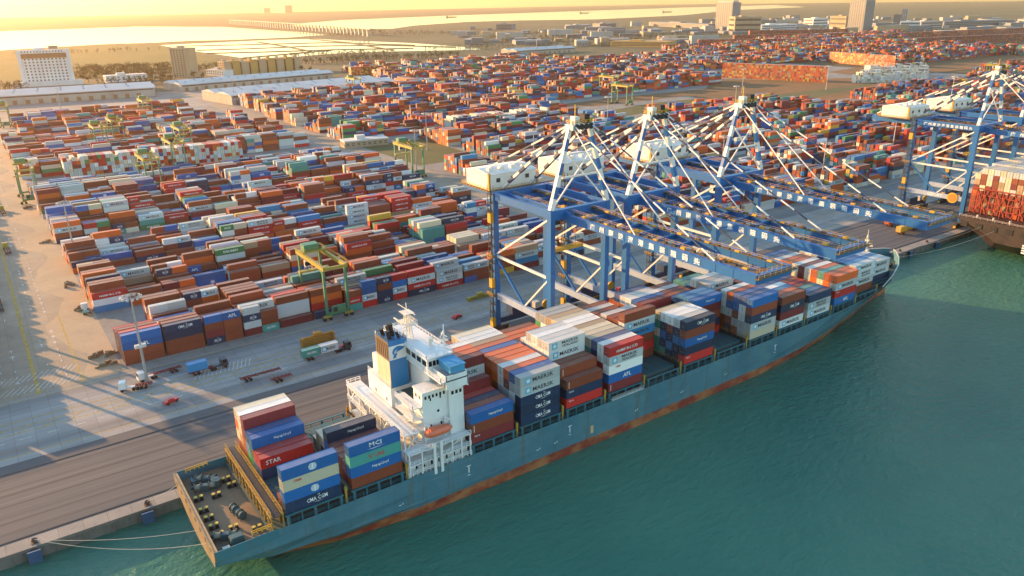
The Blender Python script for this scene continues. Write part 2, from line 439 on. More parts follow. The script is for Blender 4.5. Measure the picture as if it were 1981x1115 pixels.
for nm, v in (('Scale', 1.0), ('Brick Width', 9.0), ('Row Height', 2.4), ('Mortar Size', 0.05), ('Mortar Smooth', 0.6)): br.inputs[nm].default_value = v
br.inputs['Color1'].default_value = (1, 1, 1, 1); br.inputs['Color2'].default_value = (0.9, 0.9, 0.9, 1); br.inputs['Mortar'].default_value = (0.62, 0.6, 0.58, 1)
cb = n.new("ShaderNodeCombineXYZ"); l.new(sp.outputs[0], cb.inputs[0]); l.new(sp.outputs[2], cb.inputs[1]); l.new(cb.outputs[0], br.inputs[0])
l.new(mixc(m, 0.8, mixc(m, th.outputs[0], red, blue), br.outputs[0], 'MULTIPLY'), b.inputs['Base Color']); b.inputs['Roughness'].default_value = 0.5
bump(m, b, noise(m, 0.45, 3, stretch=(0.5, 1, 1)), 0.25, 0.12)
M_hull = m
DECK = 8.3
# stations: x, keel z, half breadths (z=-3, 0.7, 4, deck), deck z
ST = [(54.6, 2.0, 4.0, 8.0, 15.6, 17.0, 8.3), (58, 0.5, 6.0, 12.0, 16.3, 17.1, 8.3), (66, -3.6, 9.5, 14.8, 16.9, 17.1, 8.3), (80, -5, 13.6, 16.3, 17.1, 17.1, 8.3),
      (100, -5, 16.4, 17.1, 17.1, 17.1, 8.3), (125, -5, 17.1, 17.1, 17.1, 17.1, 8.3), (200, -5, 17.1, 17.1, 17.1, 17.1, 8.3), (224, -5, 16.8, 17.0, 17.1, 17.1, 8.4),
      (245, -5, 14.9, 16.0, 16.9, 17.1, 8.7), (262, -5, 12.0, 13.6, 15.7, 17.1, 9.1), (278, -5, 8.6, 10.4, 13.4, 16.7, 9.9), (290, -5, 5.8, 7.5, 10.8, 15.5, 10.8),
      (300, -5, 3.4, 4.8, 8.0, 13.4, 11.8), (309, -5, 1.5, 2.6, 5.0, 10.0, 12.8), (316, -5, 0.4, 0.9, 2.4, 5.8, 13.5), (320, -5, 0.15, 0.2, 0.8, 2.4, 13.9), (321.5, -3.5, 0.1, 0.12, 0.25, 0.5, 14.0)]
mb = MB(); rings = []
for (x, zk, w0, w1, w2, w3, zd) in ST:
    z0 = max(-3.0, zk + 0.2); z1 = max(0.7, z0 + 0.3); z2 = max(4.0, z1 + 0.5)
    side = [(0, zk), (w0, z0), (w1, z1), (w2, z2), (w3, zd)]
    ring = [(x, CY0 + y, z) for y, z in reversed(side)] + [(x, CY0 - y, z) for y, z in side[1:]]
    rings.append(range(len(mb.v), len(mb.v) + len(ring))); mb.v += ring
for a, c2 in zip(rings[:-1], rings[1:]):
    for k in range(8):
        mb.f.append((a[k], c2[k], c2[k + 1], a[k + 1])); mb.m.append(0)
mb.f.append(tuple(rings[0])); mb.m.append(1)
mb.f.append(tuple(reversed(rings[-1]))); mb.m.append(0)
mb.uv = [(0, 0)] * sum(len(f) for f in mb.f); mb.c = [(1, 1, 1)] * len(mb.f)
# rubbing strakes and draught mark patches are proud of the plate
M_stern = paint("sunlit tan stern plate", (0.22, 0.16, 0.095), 0.6, dirt=(0.10, 0.075, 0.05), amount=0.7, scale=0.3)  # tan put on the transom for the warm sunlight falling there
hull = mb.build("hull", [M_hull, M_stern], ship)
# deck at the side walkway level, set a little inside the hull plating
mb = MB()
for a, c2 in zip(ST[2:-1], ST[3:]):
    za, zb2 = a[6] - 1.05, c2[6] - 1.05
    mb.face([(a[0], CY0 - a[5] + 0.1, za), (c2[0], CY0 - c2[5] + 0.1, zb2), (c2[0], CY0 + c2[5] - 0.1, zb2), (a[0], CY0 + a[5] - 0.1, za)])
mb.build("main_deck", M_dkgreen, ship)
mb = MB(); mb.face([(54.75, CY0 - 16.9, 6.2), (67, CY0 - 17.0, 6.2), (67, CY0 + 17.0, 6.2), (54.75, CY0 + 16.9, 6.2)])
mb.build("mooring_deck", M_sterndeck, ship)
# bulwark plates around the stern with inside frames
mb = MB()
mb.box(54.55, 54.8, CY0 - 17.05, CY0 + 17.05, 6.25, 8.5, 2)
mb.box(54.8, 67.5, CY0 - 17.2, CY0 - 17.0, 6.25, 8.5); mb.box(54.8, 67.5, CY0 + 17.0, CY0 + 17.2, 6.25, 8.5)
mb.box(54.8, 55.35, CY0 - 17.0, CY0 + 17.0, 8.3, 8.42, 1)
for k in range(23): mb.box(54.8, 55.3, CY0 - 16.5 + k * 1.5 - 0.06, CY0 - 16.5 + k * 1.5 + 0.06, 6.25, 8.3, 1)
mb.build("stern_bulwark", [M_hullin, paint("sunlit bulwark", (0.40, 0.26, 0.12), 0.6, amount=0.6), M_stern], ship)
# fairleads and rust patches along the transom rim
for k in range(8): mb = MB(); mb.cyl((54.5, CY0 - 14 + k * 4, 7.3), (54.9, CY0 - 14 + k * 4, 7.3), 0.55, 10); mb.build("fairlead", M_dark, ship)
# bow bulwark ring, forecastle
mb = MB(); BW = [q for q in ST if q[0] >= 290]
for sgn in (-1, 1):
    for a, c2 in zip(BW[:-1], BW[1:]):
        p0 = (a[0], CY0 + sgn * a[5], a[6]); p1 = (c2[0], CY0 + sgn * c2[5], c2[6]); hh = 1.6
        q0 = (a[0] + 0.15, CY0 + sgn * (a[5] + 0.25), a[6] + hh * (0.3 if a is BW[0] else 1)); q1 = (c2[0] + 0.3, CY0 + sgn * (c2[5] + 0.25), c2[6] + hh)
        mb.face([p0, p1, q1, q0]); mb.bar(q0, q1, 0.35, 0.2, 1)
mb.build("bow_bulwark", [M_hullin, M_wgrey], ship)
for y in (-5, 5):
    mb = MB(); mb.box(309, 312, CY0 + y - 1.2, CY0 + y + 1.2, 11.8, 13.3, 0); mb.cyl((310.5, CY0 + y - 1.9, 13.0), (310.5, CY0 + y + 1.9, 13.0), 0.8, 12, 1); mb.build("anchor_winch", [M_wgrey, M_dark], ship)
for x, y in ((306, -8), (306, 8), (313, -5.0), (313, 5.0), (316, -2), (316, 2)): mb = MB(); mb.cyl((x, CY0 + y, 11.6), (x, CY0 + y, 13.2), 0.35, 8, 0); mb.build("bow_bollard", M_dark, ship)
# breakwater and fore mast
mb = MB(); mb.bar((301.4, CY0 - 11.5, 12.4), (302.6, CY0, 12.4), 0.25, 3.0); mb.bar((301.4, CY0 + 11.5, 12.4), (302.6, CY0, 12.4), 0.25, 3.0)
mb.build("breakwater", M_hullin, ship)
mb = MB()
mb.cyl((303.6, CY0 + 0.3, 12.5), (303.6, CY0 + 0.3, 24.5), 0.75, 8, 0, 0.32); mb.bar((303.6, CY0 - 2.2, 20.6), (303.6, CY0 + 2.8, 20.6), 0.35, 0.35)
mb.box(303.0, 304.3, CY0 - 0.6, CY0 + 1.2, 18.3, 19.0); mb.box(303.1, 304.2, CY0 - 0.4, CY0 + 1.0, 22.0, 22.8)
mb.rail([(303, CY0 - 2.2, 20.7), (303, CY0 + 2.8, 20.7)], 0.9, 0, 0.1); mb.cyl((303.6, CY0 + 0.3, 24.5), (303.6, CY0 + 0.3, 26.6), 0.1, 6)
mb.build("fore_mast", paint("cream mast paint", (0.72, 0.66, 0.55), 0.5), ship)
# hatch coamings and covers, two covers' length per bay
BAYX = {'A1': 69.7, 'A2': 84.4}
for i in range(13): BAYX['B%d' % i] = 115 + 14.42 * i
def deck_w(x):
    for a, c2 in zip(ST[:-1], ST[1:]):
        if a[0] <= x <= c2[0]:
            t = (x - a[0]) / (c2[0] - a[0]); return a[5] + (c2[5] - a[5]) * t, a[6] + (c2[6] - a[6]) * t
    return 0.5, 14
for k, x in BAYX.items():
    mbc = MB(); mbp = MB(); mby = MB()
    w, zd = deck_w(x + 12.2); w = min(w, 17.1) - 2.6
    zt = 10.42 if k not in ('B10', 'B11', 'B12') else 11.3
    mbc.box(x - 0.6, x + 12.8, CY0 - w, CY0 + w, zd - 1.1, zt - 0.9)
    nn = 3; ww = 2 * w / nn
    for j in range(nn):
        y0 = CY0 - w + j * ww; mbh = MB()
        mbh.box(x - 0.4, x + 12.6, y0 + 0.06, y0 + ww - 0.06, zt - 0.9, zt)
        for q in range(4): mbh.box(x + 1.2 + q * 3.2, x + 1.5 + q * 3.2, y0 + 0.3, y0 + ww - 0.3, zt, zt + 0.12, 1)
        for q in range(3): mbh.box(x + 0.2, x + 0.7, y0 + 1.2 + q * 3.2, y0 + 1.7 + q * 3.2, zt, zt + 0.22, 1)
        mbh.build('hatch_cover', [M_hatch, M_dkgreen], ship)
    # stanchions that carry the outer stacks over the side passage
    for sgn in (-1, 1):
        wd = min(deck_w(x)[0], deck_w(x + 12)[0])
        for j, xx in enumerate((x + 0.3, x + 3.2, x + 6.1, x + 9.0, x + 11.9)):
            yy = CY0 + sgn * (min(wd, 17.1) - 0.55)
            big = 0.55 if j in (0, 2, 4) else 0.2
            mbs = MB(); mbs.box(xx - big / 2, xx + big / 2, yy - 0.2, yy + 0.2, zd - 1.0, zt - 0.32); mbs.build('stanchion', M_hullin, ship)
        mbp = MB(); mbp.box(x - 0.3, x + 12.5, CY0 + sgn * (min(wd, 17.1) - 0.55) - 0.22, CY0 + sgn * (min(wd, 17.1) - 0.55) + 0.22, zt - 0.3, zt - 0.05)
        mbp.rail([(x - 1.4, CY0 + sgn * (wd - 0.15), zd), (x + 13.0, CY0 + sgn * (wd - 0.15), deck_w(x + 13)[1])], 1.0, 0, 0.07, 3)
        mbp.build('side_rail', M_hullin, ship)
    # lashing gear between the bays
    for j in range(14):
        y = CY0 - w + j * 2 * w / 13
        mby.box(x + 12.95, x + 13.15, y - 0.09, y + 0.09, zd - 1, zt + 1.0)
    mby.box(x + 12.9, x + 13.5, CY0 - w - 2, CY0 + w + 2, zt + 0.3, zt + 0.42)
    mby.rail([(x + 13.5, CY0 - w - 2, zt + 0.42), (x + 13.5, CY0 + w + 2, zt + 0.42)], 1.0, 1, 0.08, 4)
    for sgn in (-1, 1): mby.box(x + 12.9, x + 13.4, CY0 + sgn * (w + 1.9) - 0.2, CY0 + sgn * (w + 1.9) + 0.2, zd - 1, zt + 1.6, 1)
    mbc.build("hatch_coaming", M_dark, ship); mby.build("lashing_frame", [M_dark, paint("lashing yellow", (0.40, 0.24, 0.04), 0.6, amount=0.6)], ship)
# yellow lashing bridge before the first bay
mb = MB()
for x in (66.6, 69.0):
    mb.bar((x, CY0 - 16.4, 11.0), (x, CY0 + 16.4, 11.0), 0.5, 0.35)
    for k in range(14): mb.bar((x, CY0 - 16.2 + k * 2.49, 6.2), (x, CY0 - 16.2 + k * 2.49, 11.0), 0.28)
    mb.rail([(x, CY0 - 16.4, 11.2), (x, CY0 + 16.4, 11.2)], 1.1, 0, 0.12, 1.5)
mb.box(66.9, 68.7, CY0 - 16.4, CY0 + 16.4, 10.8, 10.9, 1)
for k in range(7): mb.bar((66.5, CY0 - 16 + k * 5, 6.3), (66.5, CY0 - 13.5 + k * 5, 10.8), 0.15)
mb.build("lashing_bridge", [paint("worn lashing yellow", (0.34, 0.20, 0.03), 0.6, dirt=(0.07, 0.05, 0.03), amount=0.8, scale=0.8, streak=(1, 1, 1)), M_dark], ship)
# mooring winches, bollards, fairlead rollers, ventilators on the stern deck
M_winch = paint("winch green", (0.045, 0.10, 0.11), 0.5, amount=0.3)
def winch(x, y, rz):
    mb = MB(); T = lambda p: (x + p[0] * math.cos(rz) - p[1] * math.sin(rz), y + p[0] * math.sin(rz) + p[1] * math.cos(rz), 6.2 + p[2])
    for a in (-2.2, -0.9, 0.9, 2.2): mb.bar(T((-0.7, a, 0)), T((0.0, a, 1.7)), 0.16, 0.16, 0); mb.bar(T((0.7, a, 0)), T((0.0, a, 1.7)), 0.16, 0.16, 0); mb.cyl(T((0, a - 0.09, 1.1)), T((0, a + 0.09, 1.1)), 0.95, 14, 0)
    mb.cyl(T((0, -2.1, 1.1)), T((0, -1.0, 1.1)), 0.62, 12, 2); mb.cyl(T((0, 1.0, 1.1)), T((0, 2.1, 1.1)), 0.62, 12, 2)
    mb.hexa([T(p) for p in ((-0.6, -0.8, 0), (0.6, -0.8, 0), (0.6, 0.8, 0), (-0.6, 0.8, 0), (-0.6, -0.8, 1.5), (0.6, -0.8, 1.5), (0.6, 0.8, 1.5), (-0.6, 0.8, 1.5))], 0)
    mb.cyl(T((0, 2.2, 1.1)), T((0, 3.0, 1.1)), 0.4, 10, 1)
    mb.build("winch", [M_winch, M_dark, paint("rope drum", (0.30, 0.27, 0.20), 0.9)], ship)
for a in ((59.5, -10.2, 1.3), (62.8, -24.0, 0.2), (58.4, -30.5, 1.2), (60.5, -7.2, 1.0)): winch(*a)
for x, y in ((57.2, -13.5), (57.0, -18.5), (57.2, -22.0), (57.3, -25.5), (57.4, -29.0), (60.8, -14.5), (64.5, -31.5), (64.3, -9.5), (60.6, -28.4), (64.8, -12.5)):
    mb = MB()
    mb.box(x - 1.0, x + 1.0, y - 0.5, y + 0.5, 6.2, 6.45, 0)
    for dx in (-0.6, 0.6): mb.cyl((x + dx, y, 6.4), (x + dx, y, 7.2), 0.33, 10, 0); mb.cyl((x + dx, y, 7.2), (x + dx, y, 7.4), 0.42, 10, 1)
    mb.build("mooring_bollard", [M_black, paint("bollard cap yellow", (0.62, 0.45, 0.06), 0.5, amount=0.3)], ship)
mb = MB()
mb.box(58.5, 61.2, CY0 - 14.6, CY0 - 12.6, 6.2, 8.0, 0); mb.box(58.7, 61.0, CY0 - 14.4, CY0 - 12.8, 8.0, 8.2, 0); mb.box(56.6, 58.0, CY0 - 15.9, CY0 - 14.7, 6.2, 7.4, 1)
mb.build("deck_locker", [M_winch, M_wgrey], ship)
mb = MB(); mb.box(57.4, 59.6, CY0 + 12.4, CY0 + 14.4, 6.2, 7.5); mb.cyl((62, CY0 + 9.5, 6.2), (62, CY0 + 9.5, 8.1), 1.1, 12)
mb.build("store_box", M_winch, ship)
mb = MB()
for (xa, ya, xb, yb) in ((62.5, -35.6, 66.5, -35.6), (57, -4.0, 62, -3.6)): mb.rail([(xa, ya, 8.4), (xb, yb, 8.4)], 1.0, 0, 0.16, 1.0)
mb.build("stern_rail", M_ylw, ship)
# hull markings: tug arrows, load line, draught figures, name letters
mb = MB(); EX = (1, 0, 0); EZ = (0, 0, 1); YH = CY0 - 17.16
for x in (113.5, 144.5, 228.5): mb.box(x - 0.12, x + 0.12, YH - 0.02, YH, 3.8, 5.8); mb.box(x - 0.6, x + 0.6, YH - 0.02, YH, 5.6, 5.8); mb.box(x - 0.4, x + 0.4, YH - 0.02, YH, 3.1, 3.25)
for x in (95, 134, 139.6, 168, 186, 205): mb.box(x - 0.3, x + 0.3, YH - 0.02, YH, 2.3, 2.45); mb.box(x + 0.6, x + 0.75, YH - 0.02, YH, 2.3, 2.8)
mb.box(151.6, 152.6, YH - 0.02, YH, 0.9, 3.2, 1)
mb.build("hull_marks", [paint("mark white", (0.8, 0.8, 0.78), 0.5, amount=0.15), paint("mark tan", (0.55, 0.38, 0.2), 0.5)], ship)
# gangway stowed on the side
mb = MB(); mb.bar((158.5, CY0 - 17.5, 8.9), (170, CY0 - 17.5, 8.9), 0.7, 0.25); mb.rail([(158.5, CY0 - 17.8, 9.0), (170, CY0 - 17.8, 9.0)], 0.9, 0, 0.08, 1.4)
mb.build("gangway", M_wgrey, ship)

# ---- deckhouse
house = MB()
house.box(98.2, 114.2, CY0 - 15.6, CY0 + 15.6, 7.25, 11.0)              # lower house
house.box(104.0, 114.3, CY0 - 13.6, CY0 - 9.5, 11.0, 28.2)               # starboard tower
house.box(108.4, 114.3, CY0 - 9.5, CY0 - 3.8, 11.0, 30.9)
house.box(104.0, 108.4, CY0 - 9.5, CY0 - 0.2, 11.0, 21.4)
house.box(103.8, 108.4, CY0 - 14.2, CY0 - 9.3, 28.2, 28.5)
house.box(108.4, 114.3, CY0 - 3.8, CY0 + 13.6, 11.0, 30.9)
house.box(104.6, 108.4, CY0 + 4.5, CY0 + 13.6, 11.0, 28.2)
house.box(102.6, 108.4, CY0 - 0.2, CY0 + 12.6, 11.0, 22.6)               # engine casing
house.box(110.6, 114.45, CY0 - 14.4, CY0 - 13.62, 11.0, 27.4)            # stair trunk on the wall
house.box(108.4, 114.4, CY0 - 14.3, CY0 - 13.6, 28.2, 28.5)
house.box(107.2, 114.4, CY0 - 16.9, CY0 + 16.9, 30.9, 31.2)              # bridge deck
for sgn in (-1, 1):
    ya, yb2 = sorted((CY0 + sgn * 10, CY0 + sgn * 16.9))
    house.box(114.2, 114.45, ya, yb2, 28.6, 32.3); house.box(108.6, 108.8, ya, yb2, 31.2, 32.3)
    ya, yb2 = sorted((CY0 + sgn * 16.7, CY0 + sgn * 16.9))
    house.box(108.6, 114.4, ya, yb2, 28.9, 32.3)
house.box(107.4, 114.0, CY0 - 10.6, CY0 + 10.6, 31.2, 34.6)              # wheelhouse
house.box(107.0, 114.3, CY0 - 11.0, CY0 + 11.0, 34.6, 34.9)
for z in (14.0, 17.0, 20.0, 23.0): house.box(101.4, 104.0, CY0 - 13.6, CY0 - 4.6, z, z + 0.18)      # stair landings
house.build("deckhouse", M_white, ship)
dh = ship.children[-1]
def glassrow(y, x0, x1, z0, z1, nwin, frac=0.7):
    for k in range(nwin):
        mb = MB(); a = x0 + (x1 - x0) * (k + (1 - frac) / 2) / nwin; mb.box(a, a + (x1 - x0) / nwin * frac, y - 0.03, y, z0, z1)
        mb.build("window", M_glass, dh, off=(55, CY0, -3.0))
glassrow(CY0 - 10.6, 107.7, 113.8, 32.6, 33.9, 6, 0.82)
glassrow(CY0 - 13.6, 104.4, 110.2, 26.4, 27.2, 6, 0.55)
glassrow(CY0 - 13.6, 104.8, 110.0, 24.0, 24.7, 2, 0.14); glassrow(CY0 - 13.6, 104.6, 110.0, 17.2, 17.9, 2, 0.16); glassrow(CY0 - 13.6, 106, 110.0, 20.6, 21.2, 1, 0.15)
glassrow(CY0 - 14.4, 111.0, 114.2, 26.0, 26.9, 3, 0.6); glassrow(CY0 - 14.4, 112.2, 114.0, 13.0, 13.9, 1, 0.4); glassrow(CY0 - 15.6, 99.5, 113.5, 8.9, 9.9, 7, 0.25)
def wbox(*q): mb = MB(); mb.box(*q); mb.build("window", M_glass, dh, off=(55, CY0, -3.0))
for k in range(8): wbox(107.37, 107.4, CY0 - 10.2 + k * 2.6, CY0 - 8.2 + k * 2.6, 32.6, 33.9)
for k in range(2): wbox(103.97, 104.0, CY0 - 12.8 + k * 1.8, CY0 - 12.0 + k * 1.8, 26.3, 27.2)
for z in (12.2, 15.2, 18.2): wbox(102.57, 102.6, CY0 + 2.0, CY0 + 2.8, z, z + 1.0); wbox(102.57, 102.6, CY0 + 8.0, CY0 + 8.8, z, z + 1.0)
mb = MB(); mb.box(104.15, 108.3, CY0 - 9.4, CY0 - 0.3, 21.41, 21.5); [mb.cyl((105 + q * 1.3, CY0 - 8 + q * 2.4, 21.5), (105 + q * 1.3, CY0 - 8 + q * 2.4, 22.9 + 0.3 * q), 0.45, 8, 1) for q in range(3)]; mb.build('funnel_deck', [M_dkgreen, M_wgrey], ship)
# railings, stairs and open galleries
mb = MB()
for z in (14.2, 17.2, 20.2, 23.2):
    mb.rail([(101.5, CY0 - 4.8, z), (101.5, CY0 - 13.5, z), (104.0, CY0 - 13.5, z)], 1.0, 0, 0.09, 1.6)
for k, z in enumerate((11.1, 14.2, 17.2, 20.2)):
    y0, y1 = (CY0 - 12.5, CY0 - 8.0) if k % 2 else (CY0 - 8.0, CY0 - 12.5)
    mb.bar((102.6, y0, z), (102.6, y1, z + 3.0), 0.9, 0.16); mb.bar((102.1, y0, z + 1), (102.1, y1, z + 4.0), 0.08); mb.bar((103.1, y0, z + 1), (103.1, y1, z + 4.0), 0.08)
mb.rail([(104.6, CY0 - 14.2, 28.5), (114.3, CY0 - 14.2, 28.5)], 1.1, 0, 0.1, 1.2)
mb.rail([(107.3, CY0 - 16.8, 31.2), (108.6, CY0 - 16.8, 31.2)], 1.1, 0, 0.1, 1.2); mb.rail([(107.3, CY0 - 16.8, 31.2), (107.3, CY0 + 16.8, 31.2)], 1.1, 0, 0.1, 1.4)
mb.rail([(107.1, CY0 - 10.9, 34.9), (114.2, CY0 - 10.9, 34.9), (114.2, CY0 + 10.9, 34.9), (107.1, CY0 + 10.9, 34.9), (107.1, CY0 - 10.9, 34.9)], 1.1, 0, 0.1, 1.4)
mb.rail([(102.7, CY0 - 0.1, 22.6), (102.7, CY0 + 12.5, 22.6)], 1.1, 0, 0.1, 1.2); mb.rail([(104.1, CY0 - 9.4, 21.4), (104.1, CY0 - 0.3, 21.4)], 1.1, 0, 0.1, 1.2)
mb.build("railings", M_white, dh, off=(55, CY0, -3.0))
# aft boat deck: a wide platform with a railing, sunlit from the quay side
mb = MB()
mb.box(98.4, 102.4, CY0 - 14.4, CY0 + 17.6, 17.4, 17.65); mb.rail([(98.5, CY0 - 14.3, 17.65), (98.5, CY0 + 17.5, 17.65), (102.3, CY0 + 17.5, 17.65)], 1.2, 0, 0.14, 1.2)
mb.box(98.4, 102.4, CY0 + 6, CY0 + 17.6, 13.6, 13.8); mb.rail([(98.5, CY0 + 6, 13.8), (98.5, CY0 + 17.5, 13.8)], 1.2, 0, 0.14, 1.2)
for y in (-14, -8, -2, 4, 10, 17): mb.bar((98.7, CY0 + y, 7.3), (98.7, CY0 + y, 17.4), 0.35); mb.bar((98.7, CY0 + y, 13.2), (102.4, CY0 + y, 17.3), 0.2)
for k in range(5): mb.bar((98.8, CY0 - 13 + k * 6, 11.2), (98.8, CY0 - 8 + k * 6, 17.2), 0.22)
mb.bar((99.2, CY0 + 15, 7.4), (99.2, CY0 + 7, 13.6), 0.8, 0.2); mb.bar((99.2, CY0 + 7, 13.8), (99.2, CY0 + 14, 17.4), 0.8, 0.2)
mb.build("aft_platform", M_white, ship)
# starboard gallery: floors, white pillars, railings
mb = MB()
for z in (11.0, 13.9): mb.box(98.0, 114.6, CY0 - 17.0, CY0 - 13.7, z, z + 0.16); mb.rail([(98.0, CY0 - 16.95, z + 0.16), (114.6, CY0 - 16.95, z + 0.16)], 1.0, 0, 0.1, 1.3)
for x in (98.3, 101.5, 104.7, 106.2, 109.5, 112.0, 114.4): mb.box(x - 0.14, x + 0.14, CY0 - 16.9, CY0 - 16.6, 7.3, 13.9)
for x in (104.6, 106.4): mb.box(x - 0.35, x + 0.35, CY0 - 17.3, CY0 - 16.9, 7.0, 15.2)
mb.rail([(97.8, CY0 - 16.95, 8.3), (114.6, CY0 - 16.95, 8.3)], 1.2, 0, 0.14, 1.1)
mb.bar((99, CY0 - 16.2, 8.2), (103, CY0 - 16.2, 11.0), 0.7, 0.15); mb.bar((108, CY0 - 16.2, 11.2), (112, CY0 - 16.2, 13.9), 0.7, 0.15)
mb.build("side_gallery", M_white, ship)
# funnel
mb = MB(); fx0, fx1, fy0, fy1 = 102.8, 107.6, CY0 - 0.4, CY0 + 6.6
def ring(z, s=1.0): return [(fx0, fy0, z), (fx1, fy0, z), (fx1 - 0.3, fy1, z), (fx0 + 0.2, fy1, z)]
mb.hexa(ring(22.6) + ring(31.6), 0); mb.hexa(ring(31.62) + ring(35.2), 1); mb.hexa(ring(35.22) + ring(36.9), 0)
mb.box(fx0 - 0.05, fx0 + 0.3, fy0 + 0.02, fy1 - 0.02, 22.7, 31.3, 3); mb.box(fx0 - 0.06, fx0 + 0.3, fy0 + 0.02, fy1 - 0.02, 31.5, 36.7, 2)
for k in range(6): mb.box(fx0 - 0.12, fx0 - 0.06, fy0 + 0.6 + k * 1.05, fy0 + 0.9 + k * 1.05, 32.0, 36.0, 4)
mb.build("funnel", [M_funnel, M_white, paint("soot brown", (0.16, 0.095, 0.05), 0.7, amount=0.6), paint("funnel cream", (0.62, 0.52, 0.36), 0.5), M_black], ship)
fun = ship.children[-1]
mb = MB(); yy = fy0 - 0.03                                                # swirl emblem on the white band
for k in range(10):
    t0, t1 = R(200 - k * 16), R(200 - (k + 1) * 16); w0, w1 = 0.18 + 0.035 * k, 0.18 + 0.035 * (k + 1)
    C0 = Vector((105.2, yy, 33.4))
    P = lambda t, r: C0 + Vector((math.cos(t) * r * 1.15, 0, math.sin(t) * r))
    mb.face([P(t0, 1.1 - w0), P(t1, 1.1 - w1), P(t1, 1.1 + w1), P(t0, 1.1 + w0)])
mb.face([(103.7, yy, 32.0), (104.5, yy, 32.0), (105.0, yy, 33.3), (104.1, yy, 33.1)]); mb.face([(104.4, yy - 0.005, 33.3), (106.6, yy - 0.005, 34.0), (107.2, yy - 0.005, 34.7), (104.9, yy - 0.005, 34.0)])
mb.build("funnel_emblem", M_funnel, fun, off=(55, CY0, -3.0))
mb = MB()
for (x, y, h, r) in ((104.2, 1.5, 3.2, 0.55), (105.6, 3.2, 4.6, 0.7), (104.0, 4.6, 2.6, 0.5), (106.4, 1.2, 2.2, 0.4), (105.9, 5.2, 2.6, 0.5)): mb.cyl((x, CY0 + y, 36.5), (x - 0.4, CY0 + y + 0.3, 36.6 + h), r, 10)
mb.rail([(fx0 + 0.1, fy0 + 0.1, 36.9), (fx1 - 0.1, fy0 + 0.1, 36.9), (fx1 - 0.4, fy1 - 0.1, 36.9), (fx0 + 0.3, fy1 - 0.1, 36.9), (fx0 + 0.1, fy0 + 0.1, 36.9)], 1.0, 0, 0.08, 1.2)
mb.build("exhaust_pipes", M_black, fun, off=(55, CY0, -3.0))
# radar mast and signal mast
mb = MB()
for a in ((-0.9, -0.9), (0.9, -0.9), (0.9, 0.9), (-0.9, 0.9)): mb.bar((109.3 + a[0], CY0 + 2 + a[1], 34.9), (109.3 + a[0] * 0.4, CY0 + 2 + a[1] * 0.4, 45.0), 0.22)
for z in (36.5, 38.2, 39.9, 41.6, 43.3):
    s2 = 0.95 - (z - 34.9) * 0.055
    for a, c2 in (((-1, -1), (1, -1)), ((1, -1), (1, 1)), ((1, 1), (-1, 1)), ((-1, 1), (-1, -1))): mb.bar((109.3 + a[0] * s2, CY0 + 2 + a[1] * s2, z), (109.3 + c2[0] * s2, CY0 + 2 + c2[1] * s2, z + 1.2), 0.13)
mb.box(107.6, 111.0, CY0 - 0.4, CY0 + 4.4, 41.0, 41.2); mb.box(108.0, 110.6, CY0 + 0.4, CY0 + 3.6, 44.8, 45.0)
mb.bar((107.2, CY0 + 2, 42.4), (107.2, CY0 + 2, 41.2), 0.3); mb.bar((107.0, CY0 - 0.3, 42.5), (107.0, CY0 + 4.3, 42.5), 0.3, 0.35); mb.bar((109.3, CY0 - 2.5, 46.0), (109.3, CY0 + 6.5, 46.0), 0.16); mb.bar((109.3, CY0 + 2, 45), (109.3, CY0 + 2, 48.5), 0.16)
mb.rail([(107.6, CY0 - 0.4, 41.2), (111, CY0 - 0.4, 41.2), (111, CY0 + 4.4, 41.2)], 1.0, 0, 0.09)
mb.cyl((111.8, CY0 - 4.5, 34.9), (111.8, CY0 - 4.5, 36.2), 0.45, 8); mb.cyl((111.8, CY0 - 4.5, 36.2), (111.8, CY0 - 4.5, 37.4), 0.75, 10)
mb.build("radar_mast", paint("mast cream white", (0.72, 0.66, 0.56), 0.5), ship)
mb = MB(); mb.cyl((113.4, CY0 - 8.3, 34.9), (113.4, CY0 - 8.3, 43.8), 0.3, 8, 0, 0.12); mb.bar((113.4, CY0 - 9.8, 40), (113.4, CY0 - 6.8, 40), 0.14); mb.bar((112.4, CY0 - 8.3, 38), (114.4, CY0 - 8.3, 38), 0.14); mb.bar((113.4, CY0 - 8.3, 42), (111, CY0 - 8.3, 34.9), 0.08); mb.bar((113.4, CY0 - 8.3, 42), (113.4, CY0 - 4.3, 34.9), 0.08)
mb.build("signal_mast", M_white, ship)
mb = MB(); mb.box(110.0, 113.8, CY0 - 16.6, CY0 - 11.4, 32.6, 34.2); mb.box(109.8, 114.0, CY0 - 16.8, CY0 - 11.2, 34.2, 34.4)
mb.build("wing_shelter", paint("awning blue", (0.05, 0.28, 0.50), 0.6, amount=0.2), ship)
# lifeboat with its davits, starboard side
mb = MB(); LX0, LX1, LY, LZ = 103.2, 110.2, CY0 - 15.6, 15.9
prof = [(-1.25, 0.75), (-1.3, 1.3), (-0.8, 2.0), (0.8, 2.0), (1.3, 1.3), (1.25, 0.75), (0.5, 0), (-0.5, 0)]
sec = [(LX0, 0.35), (LX0 + 1, 0.85), (LX0 + 2.2, 1.0), (LX1 - 2.2, 1.0), (LX1 - 1, 0.85), (LX1, 0.3)]
rr = []
for x, s2 in sec:
    rr.append(range(len(mb.v), len(mb.v) + 8)); mb.v += [(x, LY + y * s2, LZ + 1 + (z - 1) * s2) for y, z in prof]
for a, c2 in zip(rr[:-1], rr[1:]):
    for k in range(8): j = (k + 1) % 8; mb.f.append((a[k], a[j], c2[j], c2[k])); mb.m.append(0)
mb.f += [tuple(rr[0]), tuple(reversed(rr[-1]))]; mb.m += [0, 0]; mb.uv = [(0, 0)] * sum(len(f) for f in mb.f); mb.c = [(1, 1, 1)] * len(mb.f)
